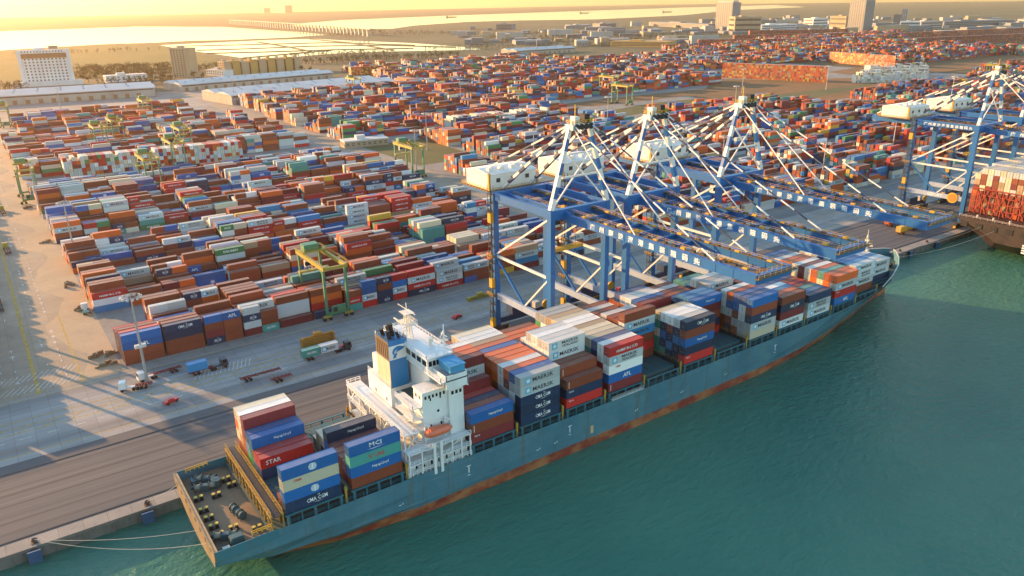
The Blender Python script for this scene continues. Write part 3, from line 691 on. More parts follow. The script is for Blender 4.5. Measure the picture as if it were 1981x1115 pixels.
mb.box(LX0 + 1.2, LX0 + 2.8, LY - 0.6, LY + 0.6, LZ + 1.9, LZ + 2.5)
mb.build("lifeboat", M_orange, ship)
mb = MB()
for x in (LX0 + 0.9, LX1 - 0.9): mb.bar((x, CY0 - 13.8, 14.0), (x, CY0 - 14.2, 19.0), 0.4); mb.bar((x, CY0 - 14.2, 19.0), (x, CY0 - 16.2, 19.3), 0.35); mb.bar((x, LY, 18.2), (x, LY, 19.2), 0.12)
mb.bar((LX0 + 0.9, CY0 - 15.6, 14.2), (LX1 - 0.9, CY0 - 15.6, 14.2), 0.35)
mb.build("davits", M_white, ship)

def lower_top(o):
    """settle the upper decks, funnel and masts to their surveyed height"""
    if o.type == 'MESH' and o.name.split('.')[0] != 'fore_mast':
        for v in o.data.vertices:
            if v.co.z > 28.5 and 40 < v.co.x < 62: v.co.z -= 1.7 if v.co.z < 38.2 else 1.7 + (v.co.z - 38.2) * 0.32
    for ch in o.children: lower_top(ch)
lower_top(ship)
# ------------------------------------------------------------------ shipping containers
PAL = {'brown': (0.22, 0.046, 0.018), 'maroon': (0.16, 0.016, 0.020), 'red': (0.44, 0.016, 0.014), 'orange': (0.56, 0.10, 0.014), 'navy': (0.002, 0.024, 0.072),
       'blue': (0.001, 0.10, 0.32), 'sky blue': (0.025, 0.20, 0.42), 'grey': (0.47, 0.50, 0.50), 'white': (0.72, 0.72, 0.69), 'cream': (0.60, 0.53, 0.38),
       'teal': (0.05, 0.26, 0.23), 'green': (0.03, 0.20, 0.075), 'yellow': (0.60, 0.36, 0.04), 'violet': (0.05, 0.10, 0.26), 'tan': (0.36, 0.25, 0.15)}
def cont_mat(name, col=None):
    m, n, l, b = new_mat(name)
    nt = m.node_tree
    uv = n.new("ShaderNodeUVMap"); uv.uv_map = "UVMap"; sp = n.new("ShaderNodeSeparateXYZ"); l.new(uv.outputs[0], sp.inputs[0])
    M = lambda op, a, bb=None, cc=None: _math(nt, op, a, bb, cc)
    U, V = sp.outputs[0], sp.outputs[1]
    if col is None:
        at = n.new("ShaderNodeAttribute"); at.attribute_name = "Col"; base = at.outputs['Color']
    else:
        oi = n.new("ShaderNodeObjectInfo"); hs = n.new("ShaderNodeHueSaturation"); hs.inputs['Color'].default_value = (*col, 1)
        l.new(M('MULTIPLY_ADD', oi.outputs['Random'], 0.55, 0.75), hs.inputs['Value']); base = hs.outputs[0]
    isroof = M('MULTIPLY', M('GREATER_THAN', U, 195.0), M('LESS_THAN', U, 400.0))
    dirt = ramp(m, noise(m, 0.5, 5, 0.65, vec=n.new("ShaderNodeNewGeometry").outputs['Position']), 0.4, 0.75)
    base = mixc(m, M('MULTIPLY', dirt, M('MULTIPLY_ADD', isroof, 0.20, 0.05)), base, (0.33, 0.25, 0.18))
    base = mixc(m, M('MULTIPLY', isroof, 0.14), base, (0.50, 0.42, 0.34))
    # rust freckles
    ru = ramp(m, noise(m, 2.2, 5, 0.7, vec=uv.outputs[0], stretch=(1, 0.35, 1)), 0.66, 0.74)
    base = mixc(m, M('MULTIPLY', ru, 0.55), base, (0.14, 0.055, 0.025))
    # door leaves: gaps and lock bars on end faces
    isend = M('MULTIPLY', M('GREATER_THAN', U, 95.0), M('LESS_THAN', U, 195.0))
    uu = M('SUBTRACT', U, 100.0)
    gap = M('LESS_THAN', M('ABSOLUTE', M('SUBTRACT', uu, 1.22)), 0.05)
    base = mixc(m, M('MULTIPLY', M('MULTIPLY', gap, isend), 0.8), base, (0.02, 0.02, 0.02))
    l.new(base, b.inputs['Base Color']); b.inputs['Roughness'].default_value = 0.55
    h = M('SINE', M('MULTIPLY', U, 2 * PI / 0.42))
    notglyph = M('LESS_THAN', U, 400.0)
    bump(m, b, M('MULTIPLY', h, notglyph), 0.35, 0.06)
    return m
def _math(nt, op, a, bb=None, cc=None):
    n = nt.nodes.new("ShaderNodeMath"); n.operation = op
    for i, v in enumerate((a, bb, cc)):
        if v is None: continue
        if hasattr(v, 'links'): nt.links.new(v, n.inputs[i])
        else: n.inputs[i].default_value = v
    return n.outputs[0]
CM = {k: cont_mat(k + " container steel", v) for k, v in PAL.items()}
M_mass = cont_mat("container steel")
def cbox(mb, x, y, z, L=12.19, Wd=2.44, h=2.59, m=0, col=None, along='x', skip=()):
    """a container box; near lower corner at x, y, z"""
    if along == 'x': X1, Y1 = x + L, y + Wd
    else: X1, Y1 = x + Wd, y + L
    Z1 = z + h; LX, LY = X1 - x, Y1 - y
    ux, uy = (0, 100) if along == 'x' else (100, 0)
    if 'f' not in skip: mb.face([(x, y, z), (X1, y, z), (X1, y, Z1), (x, y, Z1)], m, [(ux, 0), (ux + LX, 0), (ux + LX, h), (ux, h)], col)
    if 'b' not in skip: mb.face([(X1, Y1, z), (x, Y1, z), (x, Y1, Z1), (X1, Y1, Z1)], m, [(ux, 0), (ux + LX, 0), (ux + LX, h), (ux, h)], col)
    if 'l' not in skip: mb.face([(x, Y1, z), (x, y, z), (x, y, Z1), (x, Y1, Z1)], m, [(uy, 0), (uy + LY, 0), (uy + LY, h), (uy, h)], col)
    if 'r' not in skip: mb.face([(X1, y, z), (X1, Y1, z), (X1, Y1, Z1), (X1, y, Z1)], m, [(uy, 0), (uy + LY, 0), (uy + LY, h), (uy, h)], col)
    mb.face([(x, y, Z1), (X1, y, Z1), (X1, Y1, Z1), (x, Y1, Z1)], m, [(200, 0), (200 + LX, 0), (200 + LX, LY), (200, LY)], col)
# a detailed container: recessed panels inside a frame of posts and rails, corner castings
def cont_mesh(L, h=2.59):
    mb = MB(); Wd = 2.44; d = 0.045
    cbox(mb, d, d, 0.12, L - 2 * d, Wd - 2 * d, h - 0.17)
    for x in (0, L - 0.14):
        for y in (0, Wd - 0.14): mb.box(x, x + 0.14, y, y + 0.14, 0, h)
    for y in (0, Wd - 0.11):
        mb.box(0.14, L - 0.14, y, y + 0.11, 0.0, 0.16); mb.box(0.14, L - 0.14, y, y + 0.11, h - 0.1, h)
    for x in (0, L - 0.11):
        mb.box(x, x + 0.11, 0.14, Wd - 0.14, 0.0, 0.16); mb.box(x, x + 0.11, 0.14, Wd - 0.14, h - 0.12, h)
    me = mb.data("container_shell", [CM['brown']], uv=True)
    return me
def door_mesh(h=2.59):
    mb = MB(); Wd = 2.44
    for y in (0.45, 0.95, 1.49, 1.99): mb.cyl((-0.02, y, 0.12), (-0.02, y, h - 0.1), 0.03, 5)
    for y in (0.95, 1.49): mb.box(-0.04, 0.0, y - 0.25, y + 0.25, 1.0, 1.08)
    for z in (0.3, 1.2, 2.1):
        for y in (0.16, Wd - 0.2): mb.box(-0.03, 0.03, y, y + 0.05, z, z + 0.18)
    return mb.data("lock_bars", [paint("galvanised bars", (0.36, 0.35, 0.33), 0.5, 0.4)])
SHELL = {40: cont_mesh(12.19), 20: cont_mesh(6.06)}
DOOR = door_mesh()
M_tw = paint("white lettering", (0.80, 0.80, 0.78), 0.6, amount=0.2); M_tk = paint("dark lettering", (0.02, 0.03, 0.045), 0.6, amount=0.1)
M_tb = paint("sky blue panel", (0.10, 0.42, 0.62), 0.5, amount=0.15); M_tr = paint("red lettering", (0.55, 0.06, 0.05), 0.5, amount=0.1)
def glyphs(mb, kind, x0, y, z0, L, h, cols=None):
    """lettering of a container side that faces -Y; material slots: 0 white, 1 dark, 2 sky blue, 3 red"""
    c = (lambda k: cols[k]) if cols else (lambda k: None)
    s = L / 12.19; X, Z = (1, 0, 0), (0, 0, 1)
    g = lambda k: 0 if cols else k
    if kind == 'MAERSK':
        a = 0.86; add_poly2(mb, [(-a, -a), (a, -a), (a, a), (-a, a)], (x0 + 2.3 * s, y, z0 + h / 2), X, Z, g(2), c(2))
        add_poly2(mb, star_pts(0.72), (x0 + 2.3 * s, y - 0.012, z0 + h / 2), X, Z, g(0), c(0))
        add_text(mb, "MAERSK", (x0 + 6.9 * s, y, z0 + h / 2), X, Z, 1.15, 6.4 * s, g(1), c(1))
    elif kind == 'SEALAND':
        a = 0.86; add_poly2(mb, [(-a, -a), (a, -a), (a, a), (-a, a)], (x0 + 2.0 * s, y, z0 + h / 2), X, Z, g(2), c(2))
        add_poly2(mb, star_pts(0.72), (x0 + 2.0 * s, y - 0.012, z0 + h / 2), X, Z, g(0), c(0))
        add_text(mb, "MAERSK", (x0 + 7.2 * s, y, z0 + h * 0.68), X, Z, 0.8, 5.6 * s, g(1), c(1)); add_text(mb, "SEALAND", (x0 + 7.2 * s, y, z0 + h * 0.3), X, Z, 0.7, 5.4 * s, g(1), c(1))
    elif kind == 'HAMBURG': add_text(mb, "HAMBURG SÜD", (x0 + 6.3 * s, y, z0 + h * 0.48), X, Z, 1.0, 7.6 * s, g(0), c(0))
    elif kind == 'CMA': add_text(mb, "CMA CGM", (x0 + 6.8 * s, y, z0 + h * 0.5), X, Z, 0.95, 4.6 * s, g(0), c(0)); add_poly2(mb, [(-1.2, 0.06), (0.0, -0.06), (1.3, 0.1), (0.2, 0.03)], (x0 + 7.0 * s, y, z0 + h * 0.2), X, Z, g(0), c(0)); add_poly2(mb, [(-0.4, 0), (0.4, 0), (0.1, 0.16)], (x0 + 7.2 * s, y, z0 + h * 0.8), X, Z, g(0), c(0))
    elif kind == 'APL': add_text(mb, "APL", (x0 + 6.6 * s, y, z0 + h * 0.48), X, Z, 1.2, 2.9, g(0), c(0))
    elif kind == 'MCI': add_text(mb, "MCI", (x0 + 6.2 * s, y, z0 + h * 0.6), X, Z, 1.1, 2.9, g(0), c(0)); add_poly2(mb, [(-2, 0.05), (-0.5, -0.1), (2.6, 0.12), (0.2, 0.05)], (x0 + 6.2, y, z0 + 0.55), X, Z, g(0), c(0))
    elif kind == 'GLOBE':
        for rr2, kk in ((0.85, 0), (0.7, None)):
            pass
        for k in range(7): hh = -0.66 + k * 0.22; w = math.sqrt(max(0.05, 0.8 - hh * hh)); add_poly2(mb, [(-w, -0.07), (w, -0.07), (w, 0.07), (-w, 0.07)], (x0 + 6.6, y, z0 + h / 2 + hh), X, Z, g(0), c(0))
        add_poly2(mb, [(-0.1, -0.8), (0.1, -0.8), (0.1, 0.8), (-0.1, 0.8)], (x0 + 6.6, y - 0.01, z0 + h / 2), X, Z, g(0), c(0))
    elif kind == 'LINE': add_text(mb, "Hapag-Lloyd", (x0 + 7.0 * s, y, z0 + h * 0.5), X, Z, 0.85, 3.9 * s, g(0), c(0))
    elif kind == 'MINI': add_text(mb, "TGHU 40", (x0 + 1.6, y, z0 + h * 0.72), X, Z, 0.5, 1.6, g(0), c(0))
    elif kind == 'REDMARK': add_text(mb, "HMM", (x0 + 3.2, y, z0 + h * 0.72), X, Z, 0.6, 1.6, g(3), c(3))
    elif kind == 'KLINE': add_text(mb, '"K" LINE', (x0 + 6.2, y, z0 + h * 0.5), X, Z, 1.0, 4.0, g(3), c(3))
    elif kind == 'STAR': add_text(mb, "STAR", (x0 + 2.9, y, z0 + h * 0.52), X, Z, 1.1, 3.4, g(0), c(0))
    elif kind == 'CHINA': add_text(mb, "CHINA SHIPPING", (x0 + 6.2 * s, y, z0 + h * 0.52), X, Z, 0.85, 6.6 * s, g(0), c(0))
    elif kind == 'EMC': add_text(mb, "EVERGREEN", (x0 + 6.2 * s, y, z0 + h * 0.52), X, Z, 0.95, 6.2 * s, g(0), c(0))
    elif kind == 'POST': add_poly2(mb, [(-0.07, -0.9), (0.07, -0.9), (0.07, 0.9), (-0.07, 0.9)], (x0 + 0.8, y, z0 + h / 2), X, Z, g(0), c(0))
_letter = {}
def letter_mesh(kind, L):
    if (kind, L) not in _letter:
        mb = MB(); glyphs(mb, kind, 0, -0.012, 0, L, 2.59)
        _letter[(kind, L)] = mb.data("lettering", [M_tw, M_tk, M_tb, M_tr])
    return _letter[(kind, L)]
NCONT = 0
def container(x, y, z, col, L=40, letters=None, label="", group=None, door=True):
    """one container as a thing of its own, with lettering and door gear as parts"""
    global NCONT
    NCONT += 1
    o = bpy.data.objects.new("shipping_container", SHELL[L]); COL.objects.link(o); o.location = (x, y, z)
    o.material_slots[0].link = 'OBJECT'; o.material_slots[0].material = CM[col]
    tag(o, label, "container", group)
    if letters:
        t = bpy.data.objects.new("lettering", letter_mesh(letters, 12.19 if L == 40 else 6.06)); COL.objects.link(t); t.parent = o
    if door:
        t = bpy.data.objects.new("lock_bars", DOOR); COL.objects.link(t); t.parent = o
    return o
# the crowd of all the others, one mass
mass = MB()
MC = [(0.8, 0.8, 0.78), (0.02, 0.03, 0.045), (0.10, 0.42, 0.62), (0.55, 0.06, 0.05)]
WPAL = [('brown', 30), ('maroon', 7), ('red', 10), ('orange', 13), ('navy', 11), ('blue', 11), ('sky blue', 4), ('grey', 16), ('white', 5), ('cream', 6), ('teal', 5), ('green', 2), ('yellow', 1.2), ('violet', 2), ('tan', 3)]
def pick(w=WPAL): return rnd.choices([a for a, _ in w], [b2 for _, b2 in w])[0]
def jit(c, a=0.16):
    k = 1 + rnd.uniform(-a, a); return tuple(max(0.004, v * k * (1 + rnd.uniform(-0.06, 0.06))) for v in PAL[c])
def mtext(col):
    r2 = rnd.random()
    if col == 'grey': return 'MAERSK' if r2 < 0.6 else ('SEALAND' if r2 < 0.85 else None)
    if col == 'red': return 'HAMBURG' if r2 < 0.7 else None
    if col == 'navy': return 'CMA' if r2 < 0.65 else None
    if col == 'blue': return 'APL' if r2 < 0.35 else ('GLOBE' if r2 < 0.5 else None)
    if col == 'teal': return 'CHINA' if r2 < 0.4 else None
    if col == 'green': return 'EMC' if r2 < 0.5 else None
    return None
def mcont(x, y, z, col, L=12.19, h=2.59, along='x', letters=None, skip=()):
    cbox(mass, x, y, z, L, 2.44, h, 0, jit(col), along, skip)
    if letters: glyphs(mass, letters, x, y - 0.012, z, L, h, MC)
def ordn(k): return ("bottom", "second", "third", "fourth", "fifth", "sixth", "seventh")[k]
ORD = ("first", "second", "third", "fourth", "fifth", "sixth", "seventh", "eighth", "ninth", "tenth", "eleventh", "twelfth", "thirteenth", "fourteenth")

# ---- deck cargo of the ship: per bay the stacks from the water side inwards, each from the bottom up
b_, r_, n_, u_, g_, w_, c_, t_, o_, m_, s_, v_, k_, y_ = 'brown', 'red', 'navy', 'blue', 'grey', 'white', 'cream', 'teal', 'orange', 'maroon', 'sky blue', 'violet', 'tan', 'yellow'
def fill(top, n, *front):
    """a stack n high whose visible top ones are given, random below"""
    s2 = [pick() for _ in range(n)]
    for k, cc in enumerate(reversed(front + (top,) if front else (top,))): s2[n - 1 - k] = cc
    return s2
CARGO = {
 'A1': [[n_, u_, c_, u_], [b_], [], [], [], [], [n_, r_], [u_, r_], ['green', 'green', u_], ['green', s_, u_], [b_, b_, m_, m_], [b_, k_, c_, w_], [b_, c_, o_, c_]],
 'A2': [[b_, u_, t_, u_], [m_, m_], [b_, m_], [b_, b_], [m_, m_], [n_, u_, n_], [n_, c_], [c_, c_], [c_]],
 'B0': [[m_, b_, u_], [b_, m_, b_], [b_, n_, n_], [m_, m_, r_], fill(m_, 4), fill(m_, 6, g_, g_), fill(o_, 6), fill(o_, 6), fill(w_, 6), fill(g_, 5), fill(c_, 5), fill(b_, 5), fill(c_, 5)],
 'B1': [[n_, n_, n_, g_, g_], [n_, t_, w_, g_, u_], [b_, n_, g_, m_, o_], [t_, t_, g_, w_, w_], [t_, o_, b_, o_, o_], [m_, b_, o_, o_, o_], [b_, o_, o_, o_, o_], fill(u_, 5), fill(o_, 5), fill(k_, 5), fill(w_, 5), fill(w_, 5), fill(c_, 5)],
 'B2': [[r_, n_, b_], [b_, n_, b_, b_], fill(b_, 4), fill(w_, 6, g_, g_, g_), [b_, w_, g_, c_, w_, w_], [b_, g_, c_, w_, w_, w_], [b_, b_, g_, w_, w_, w_], fill(w_, 5), fill(g_, 4), fill(m_, 4), fill(o_, 4), fill(o_, 4), fill(b_, 4)],
 'B3': [[m_, u_, w_, g_, r_], [m_, t_, r_, w_, w_], [b_, t_, n_, n_, v_], [c_, u_, g_, t_, c_], [c_, b_, g_, u_, c_], fill(c_, 5, c_), fill(k_, 5, c_), fill(w_, 5, w_), fill(w_, 5, c_), fill(c_, 5, w_), fill(k_, 5), fill(g_, 5), fill(g_, 5)],
 'B4': [[], [], [], [], [b_, r_, b_, s_, g_, b_][:6], fill(b_, 5), fill(b_, 5), fill(w_, 5), fill(k_, 4), fill(m_, 4), fill(b_, 4), fill(g_, 4), fill(b_, 4)],
 'B5': [[r_, n_, u_, b_, n_], [n_, n_, s_, n_, w_], [n_, s_, n_, b_, w_], [t_, n_, u_, n_, w_], [t_, t_, c_, t_, c_], [b_, o_, b_], fill(b_, 4), [b_, u_, n_, b_, m_], fill(u_, 5), fill(w_, 5), fill(w_, 5), fill(v_, 5), fill(o_, 4)],
 'B6': [[], [], [], [], [r_, n_, b_, m_, u_], [n_, b_, t_, n_, s_], fill(s_, 5), fill(n_, 4), fill(u_, 4), fill(b_, 4), fill(m_, 4), fill(g_, 4), fill(b_, 4)],
 'B7': [[c_, g_, n_, b_, u_], [g_, g_, w_, w_, v_], [b_, g_, b_, u_, v_], [n_, b_, g_, u_, o_], [b_, b_, g_, w_, w_], [b_, o_, b_, o_], [n_, b_, b_, m_], [b_, o_, b_, b_, g_], [b_, c_, k_, g_, g_], fill(w_, 5), fill(s_, 4), fill(t_, 4), fill(t_, 4)],
 'B8': [[g_, m_, n_, b_], [b_, n_, m_, o_], [b_, b_, s_, s_], fill(w_, 4), fill(v_, 4), fill(o_, 4), fill(b_, 4), fill(m_, 4), fill(b_, 4), fill(w_, 4), fill(o_, 4), fill(r_, 4)],
 'B9': [[g_, g_, n_], [b_, n_, s_], [b_, m_, t_], fill(m_, 3), fill(r_, 3), fill(b_, 3), fill(u_, 3), fill(w_, 3), fill(b_, 3), fill(o_, 3), fill(b_, 3), fill(u_, 3)],
 'B10': [[u_, r_, g_, o_], [m_, b_, o_, o_], [b_, t_, c_, t_], [b_, o_, o_, o_], [b_, c_, c_, w_], [o_, b_, m_, m_], [b_, c_, c_, w_], [b_, o_, b_, o_], [b_, o_, o_, o_], fill(w_, 4), fill(v_, 4), fill(u_, 4)],
 'B11': [[], [b_, g_, g_, g_], [n_, g_, u_, s_], fill(u_, 4), fill(s_, 4), fill(g_, 4), fill(u_, 4), fill(g_, 4), fill(w_, 4), fill(g_, 4)],
 'B12': [[], [], [n_, g_, g_], [n_, u_, g_], fill(s_, 3), fill(w_, 3), fill(u_, 3), fill(g_, 3), fill(w_, 3)],
}
SIDE_TXT = {('A1', 0): ['CMA', 'GLOBE', 'REDMARK', 'GLOBE'], ('A2', 0): [None, 'LINE', 'KLINE', 'MCI'], ('B0', 0): ['MINI', 'POST', 'LINE'], ('B1', 0): ['CMA', 'CMA', 'CMA', 'MAERSK', 'MAERSK'],
            ('B2', 0): ['MINI', 'MINI', 'POST'], ('B2', 1): [None, None, None, 'POST'], ('B2', 3): [None, None, None, 'MAERSK', 'MAERSK', 'SEALAND'], ('B3', 0): ['POST', 'APL', 'REDMARK', 'SEALAND', 'HAMBURG'],
            ('B4', 4): [None, None, None, 'MAERSK', 'MAERSK', None], ('B5', 0): ['MINI', None, 'LINE', None, 'CMA'], ('B6', 4): ['HAMBURG', None, None, None, 'LINE'], ('B7', 0): [None, 'MAERSK', 'CMA', None, None],
            ('B7', 7): [None, None, None, None, 'MAERSK'], ('B8', 0): ['MAERSK', None, 'CMA', None], ('B9', 0): ['MAERSK', 'SEALAND', None], ('B10', 0): ['APL', 'MINI', 'MAERSK', None], ('A1', 6): ['CMA', 'STAR'], ('A1', 8): [None, 'CHINA', 'LINE'], ('A2', 5): [None, None, 'LINE'],
            ('B0', 5): [None, None, None, 'MAERSK', 'MAERSK', None], ('B11', 1): [None, 'MAERSK', 'SEALAND', 'MAERSK'], ('B12', 2): [None, 'MAERSK', 'MAERSK'], ('B5', 8): [None, None, None, None, 'LINE']}
def bayname(k):
    if k[0] == 'A': return "bay next to the stern" if k == 'A1' else "bay behind the bridge"
    i = int(k[1:]); return "%s bay ahead of bridge" % ORD[i]
keys = list(CARGO)
for k in keys:
    x = BAYX[k]; zb = 10.6 if k not in ('B10', 'B11', 'B12') else 11.5
    stacks = CARGO[k]
    prev = CARGO[keys[keys.index(k) - 1]] if keys.index(k) and k != 'B0' else []
    for j, st in enumerate(stacks):
        y = -36.05 + 2.52 * j
        for t, col in enumerate(st):
            z = zb + t * 2.62
            top = t == len(st) - 1
            side = (j == 0 or len(stacks[j - 1]) <= t)
            pv = len(prev[j]) if j < len(prev) else 0
            back = t >= pv
            let = SIDE_TXT.get((k, j), [None] * 9)[t] if (k, j) in SIDE_TXT else None
            if top or side or (back and j < 9 and k not in ('A2',)):
                nm = "%s ship container, %s tier, %s row from the water, %s" % (col, ordn(t), ORD[j], bayname(k))
                container(x, y, z, col, 40, let, nm, "containers stacked on the ship's deck", door=(back or top))
            else:
                mcont(x, y, z, col)
print("SHIP CONTAINERS", NCONT)
# ------------------------------------------------------------------ the stacking yard
ROWP, BAYP = 2.88, 12.95
FRONT = [  # front row of the first block, bay by bay: 40-foot stacks, or two 20-foot stacks
 [(40, [b_, b_, u_, u_], [None, None, 'APL', None])],
 [(40, [b_, b_, n_, n_], [None, None, None, 'CMA'])],
 [(20, [n_, m_, b_, u_], ['CMA', None, None, None]), (20, [b_, b_, b_, u_], [None, None, None, 'APL'])],
 [(20, [m_, g_, n_, g_], [None, 'MINI', 'CMA', 'MINI']), (20, [t_, b_, b_], ['CHINA', None, None])],
 [(40, [m_], [None])],
 [(40, [n_], [None])],
 [(20, [t_, r_, b_], [None, 'HAMBURG', None]), (20, [r_, g_, u_, u_], [None, 'MAERSK', None, None])],
 [(20, [n_, n_, b_, n_], ['CMA', None, None, 'CMA']), (20, [r_, g_, u_, r_], [None, 'MAERSK', None, None])],
 [(40, [n_, r_, g_, r_], ['CMA', 'HAMBURG', 'MAERSK', None])],
 [(40, [r_, g_, g_], ['HAMBURG', 'SEALAND', 'MAERSK'])],
]
ROWS0 = {  # tops of the rows behind the front row in the first block
 0: [[m_, m_, b_, r_], [b_, m_, b_, b_], [b_, b_, b_], [b_, g_, b_], [b_, b_, r_]],
 1: [[b_, b_, b_, b_], [b_, m_, b_, b_], [g_, b_, k_], [b_, g_, g_], [u_, b_, u_]],
 2: [[b_, m_, o_], [b_, r_, r_], [g_, b_, o_], [b_, b_, n_, b_], [m_, b_, g_]],
 3: [[b_, g_, g_, g_], [b_, n_, n_], [b_, r_, b_], [b_, n_, b_], [b_, g_, b_, b_]],
 4: [[b_, g_, g_, b_], [b_, m_, r_, r_], [g_, b_, b_], [b_, m_, b_], [b_, y_, b_]],
}
PRE = {'brown': 'MINI'}
def front_label(col, t, row, bay, half):
    return "%s yard container, %s tier, %s row behind the apron, %s bay%s" % (col, ordn(t), ORD[row], ORD[bay], half)
def yard_stack(x, y, L, cols, txt, row, bay, half, fewer):
    for t, cc in enumerate(cols):
        z = 0.02 + t * 2.62
        top = t == len(cols) - 1
        if top or row == 0 or (bay == 0 and half == ""):
            container(x, y, z, cc, L, txt[t] if txt else (mtext(cc) if (row and t >= fewer) else None), front_label(cc, t, row, bay, half), "containers in the front yard block", door=(bay == 0 or row == 0))
        else: mcont(x, y, z, cc, 12.19 if L == 40 else 6.06)
for bay in range(10):
    x = 58.4 + bay * BAYP
    for half, (L, cols, txt) in zip(("", ", ahead") if len(FRONT[bay]) == 2 else ("",), FRONT[bay]):
        hname = "" if len(FRONT[bay]) == 1 else (", near half" if half == "" else ", far half")
        yard_stack(x + (6.2 if half else 0), 86.1, L, cols, txt, 0, bay, hname, 0)
    fr = min(len(s2[1]) for s2 in FRONT[bay])
    for r2 in range(1, 6):
        cols = ROWS0[bay][r2 - 1] if bay in ROWS0 else [pick() for _ in range(rnd.choice((3, 3, 4)))]
        yard_stack(x, 86.1 + r2 * ROWP, 40, cols, None, r2, bay, "", fr)
        fr = len(cols)
print("CONTAINERS AS THINGS", NCONT)
def block(x0, nb, y0, rows=6, hmin=2, hmax=5, dens=0.93, text=0, pal=WPAL, bp=BAYP, low=()):
    """one block of the yard; only boxes that show from outside are kept"""
    H = {}; C = {}
    for bay in range(nb):
        base = rnd.choice([h for h in range(hmin, hmax + 1)])
        dom = pick(pal) if rnd.random() < 0.25 else None
        for r2 in range(rows):
            h = max(0, min(hmax, base + rnd.choice((-2, -1, -1, 0, 0, 0, 1)))) if rnd.random() < dens else rnd.choice((0, 1))
            if (bay, r2) in low: h = low[(bay, r2)]
            H[bay, r2] = h; C[bay, r2] = dom
    for (bay, r2), h in H.items():
        x = x0 + bay * bp; y = y0 + r2 * ROWP
        twenty = rnd.random() < 0.24
        fh = H.get((bay, r2 - 1), 0); lh = H.get((bay - 1, r2), 0)
        for t in range(h):
            if t < h - 1 and t < fh and t < lh: continue
            for q in range(2 if twenty else 1):
                cc = C[bay, r2] if C[bay, r2] and rnd.random() < 0.6 else pick(pal)
                L = 6.06 if twenty else 12.19
                sk = ('b',) if r2 < rows - 1 else ()
                mcont(x + q * 6.13, y, 0.02 + t * 2.62, cc, L, letters=(mtext(cc) if t >= fh and rnd.random() < text else None), skip=sk)
# front blocks by the nearest lane end: stacks as in the picture
block(71.4, 15, 105.2, text=1.0, hmin=3, hmax=4)
blocks1 = [143.3, 162.2, 200.8, 219.7, 258.3, 277.2, 315.8, 334.7, 373.3, 392.2, 449.7, 488.3, 507.2, 545.8, 564.7, 603.3, 622.2]
block(188, 6, 86.1, text=1.0, hmin=3, hmax=4)
for i, y in enumerate(blocks1):
    x0 = 57.4 - i * 0.25
    block(x0, 16, y, text=1.0 if y < 300 else (0.5 if y < 400 else 0), hmin=2 if i % 3 else 1, hmax={373.3: 3, 392.2: 2}.get(y, 4 if y < 260 else 5))
# the high wall of empties standing end-on to the quay
EPAL = [('grey', 30), ('cream', 22), ('red', 16), ('orange', 12), ('maroon', 8), ('white', 8), ('green', 1.5), ('blue', 2)]
for k in range(45):
    x = 79.5 + k * 2.6; y = 423 - k * 0.2
    for t in range(rnd.choice((5, 6, 6, 6))): mcont(x, y, 0.02 + t * 2.62, pick(EPAL), along='y')
for k in range(40):
    x = 390 + k * 2.7
    for t in range(rnd.choice((4, 5, 5))): mcont(x, 437 - k * 0.15, 0.02 + t * 2.62, pick(EPAL), along='y')
# second and third sections, with the crane road between
def section(x0, nb, ys, dens=0.93, **k):
    if x0 >= 560 or ys[0] >= 440: k['pal'] = FARP
    for y in ys: block(x0 + rnd.uniform(-1, 1), nb, y, dens=dens, **k)
FARP = [('brown', 28), ('orange', 20), ('red', 14), ('maroon', 12), ('navy', 10), ('blue', 10), ('sky blue', 3), ('grey', 8), ('cream', 3), ('teal', 6), ('green', 2), ('yellow', 2), ('violet', 3)]
near = [86.1, 105.2, 143.3, 162.2, 200.8, 219.7, 258.3, 277.2]
section(300, 20, near, text=0.35, hmin=2, hmax=5)
section(350, 16, [315.8, 334.7, 373.3, 392.2, 412], hmin=2, hmax=5)
section(293, 7, [452, 471, 509, 528, 566, 585, 623, 642], hmin=2, hmax=5)
section(402, 12, [470, 489, 528, 547, 585, 604, 642], hmin=2, hmax=5)
section(585, 21, near, text=0.0, hmin=2, hmax=5)
section(585, 15, [315.8, 334.7, 373.3], hmin=2, hmax=5)
section(870, 24, near[:6], hmin=2, hmax=5)
section(870, 28, [258.3, 277.2, 315.8, 334.7], hmin=2, hmax=5)
section(1250, 30, [140, 160, 200, 220, 260, 280, 320, 340, 380], hmin=2, hmax=6)
section(300, 26, [680, 699, 737, 756], hmin=2, hmax=6)
section(560, 26, [560, 579, 617, 636, 690, 709, 750, 769, 810, 830, 870, 890, 930], hmin=2, hmax=6)
section(590, 30, [990, 1010, 1060, 1080, 1130], hmin=3, hmax=6)
section(900, 32, [720, 740, 790, 810, 860, 880, 930, 950], hmin=3, hmax=6)
section(70, 13, [672, 692, 742, 762], hmin=2, hmax=5)
section(1330, 40, [560, 620, 640, 700, 720, 790, 810, 880], hmin=3, hmax=7)
section(1300, 60, [960, 980, 1040, 1060], hmin=3, hmax=7)
section(1700, 50, [440, 460, 520, 540, 1120, 1140], hmin=3, hmax=7)
for i in range(21): block(-160, 14, 86.1 + i * 18.6, hmin=3, hmax=3 if i else 4, dens=1.0)  # unseen stacks left of view, packed and levelled to shade the lane
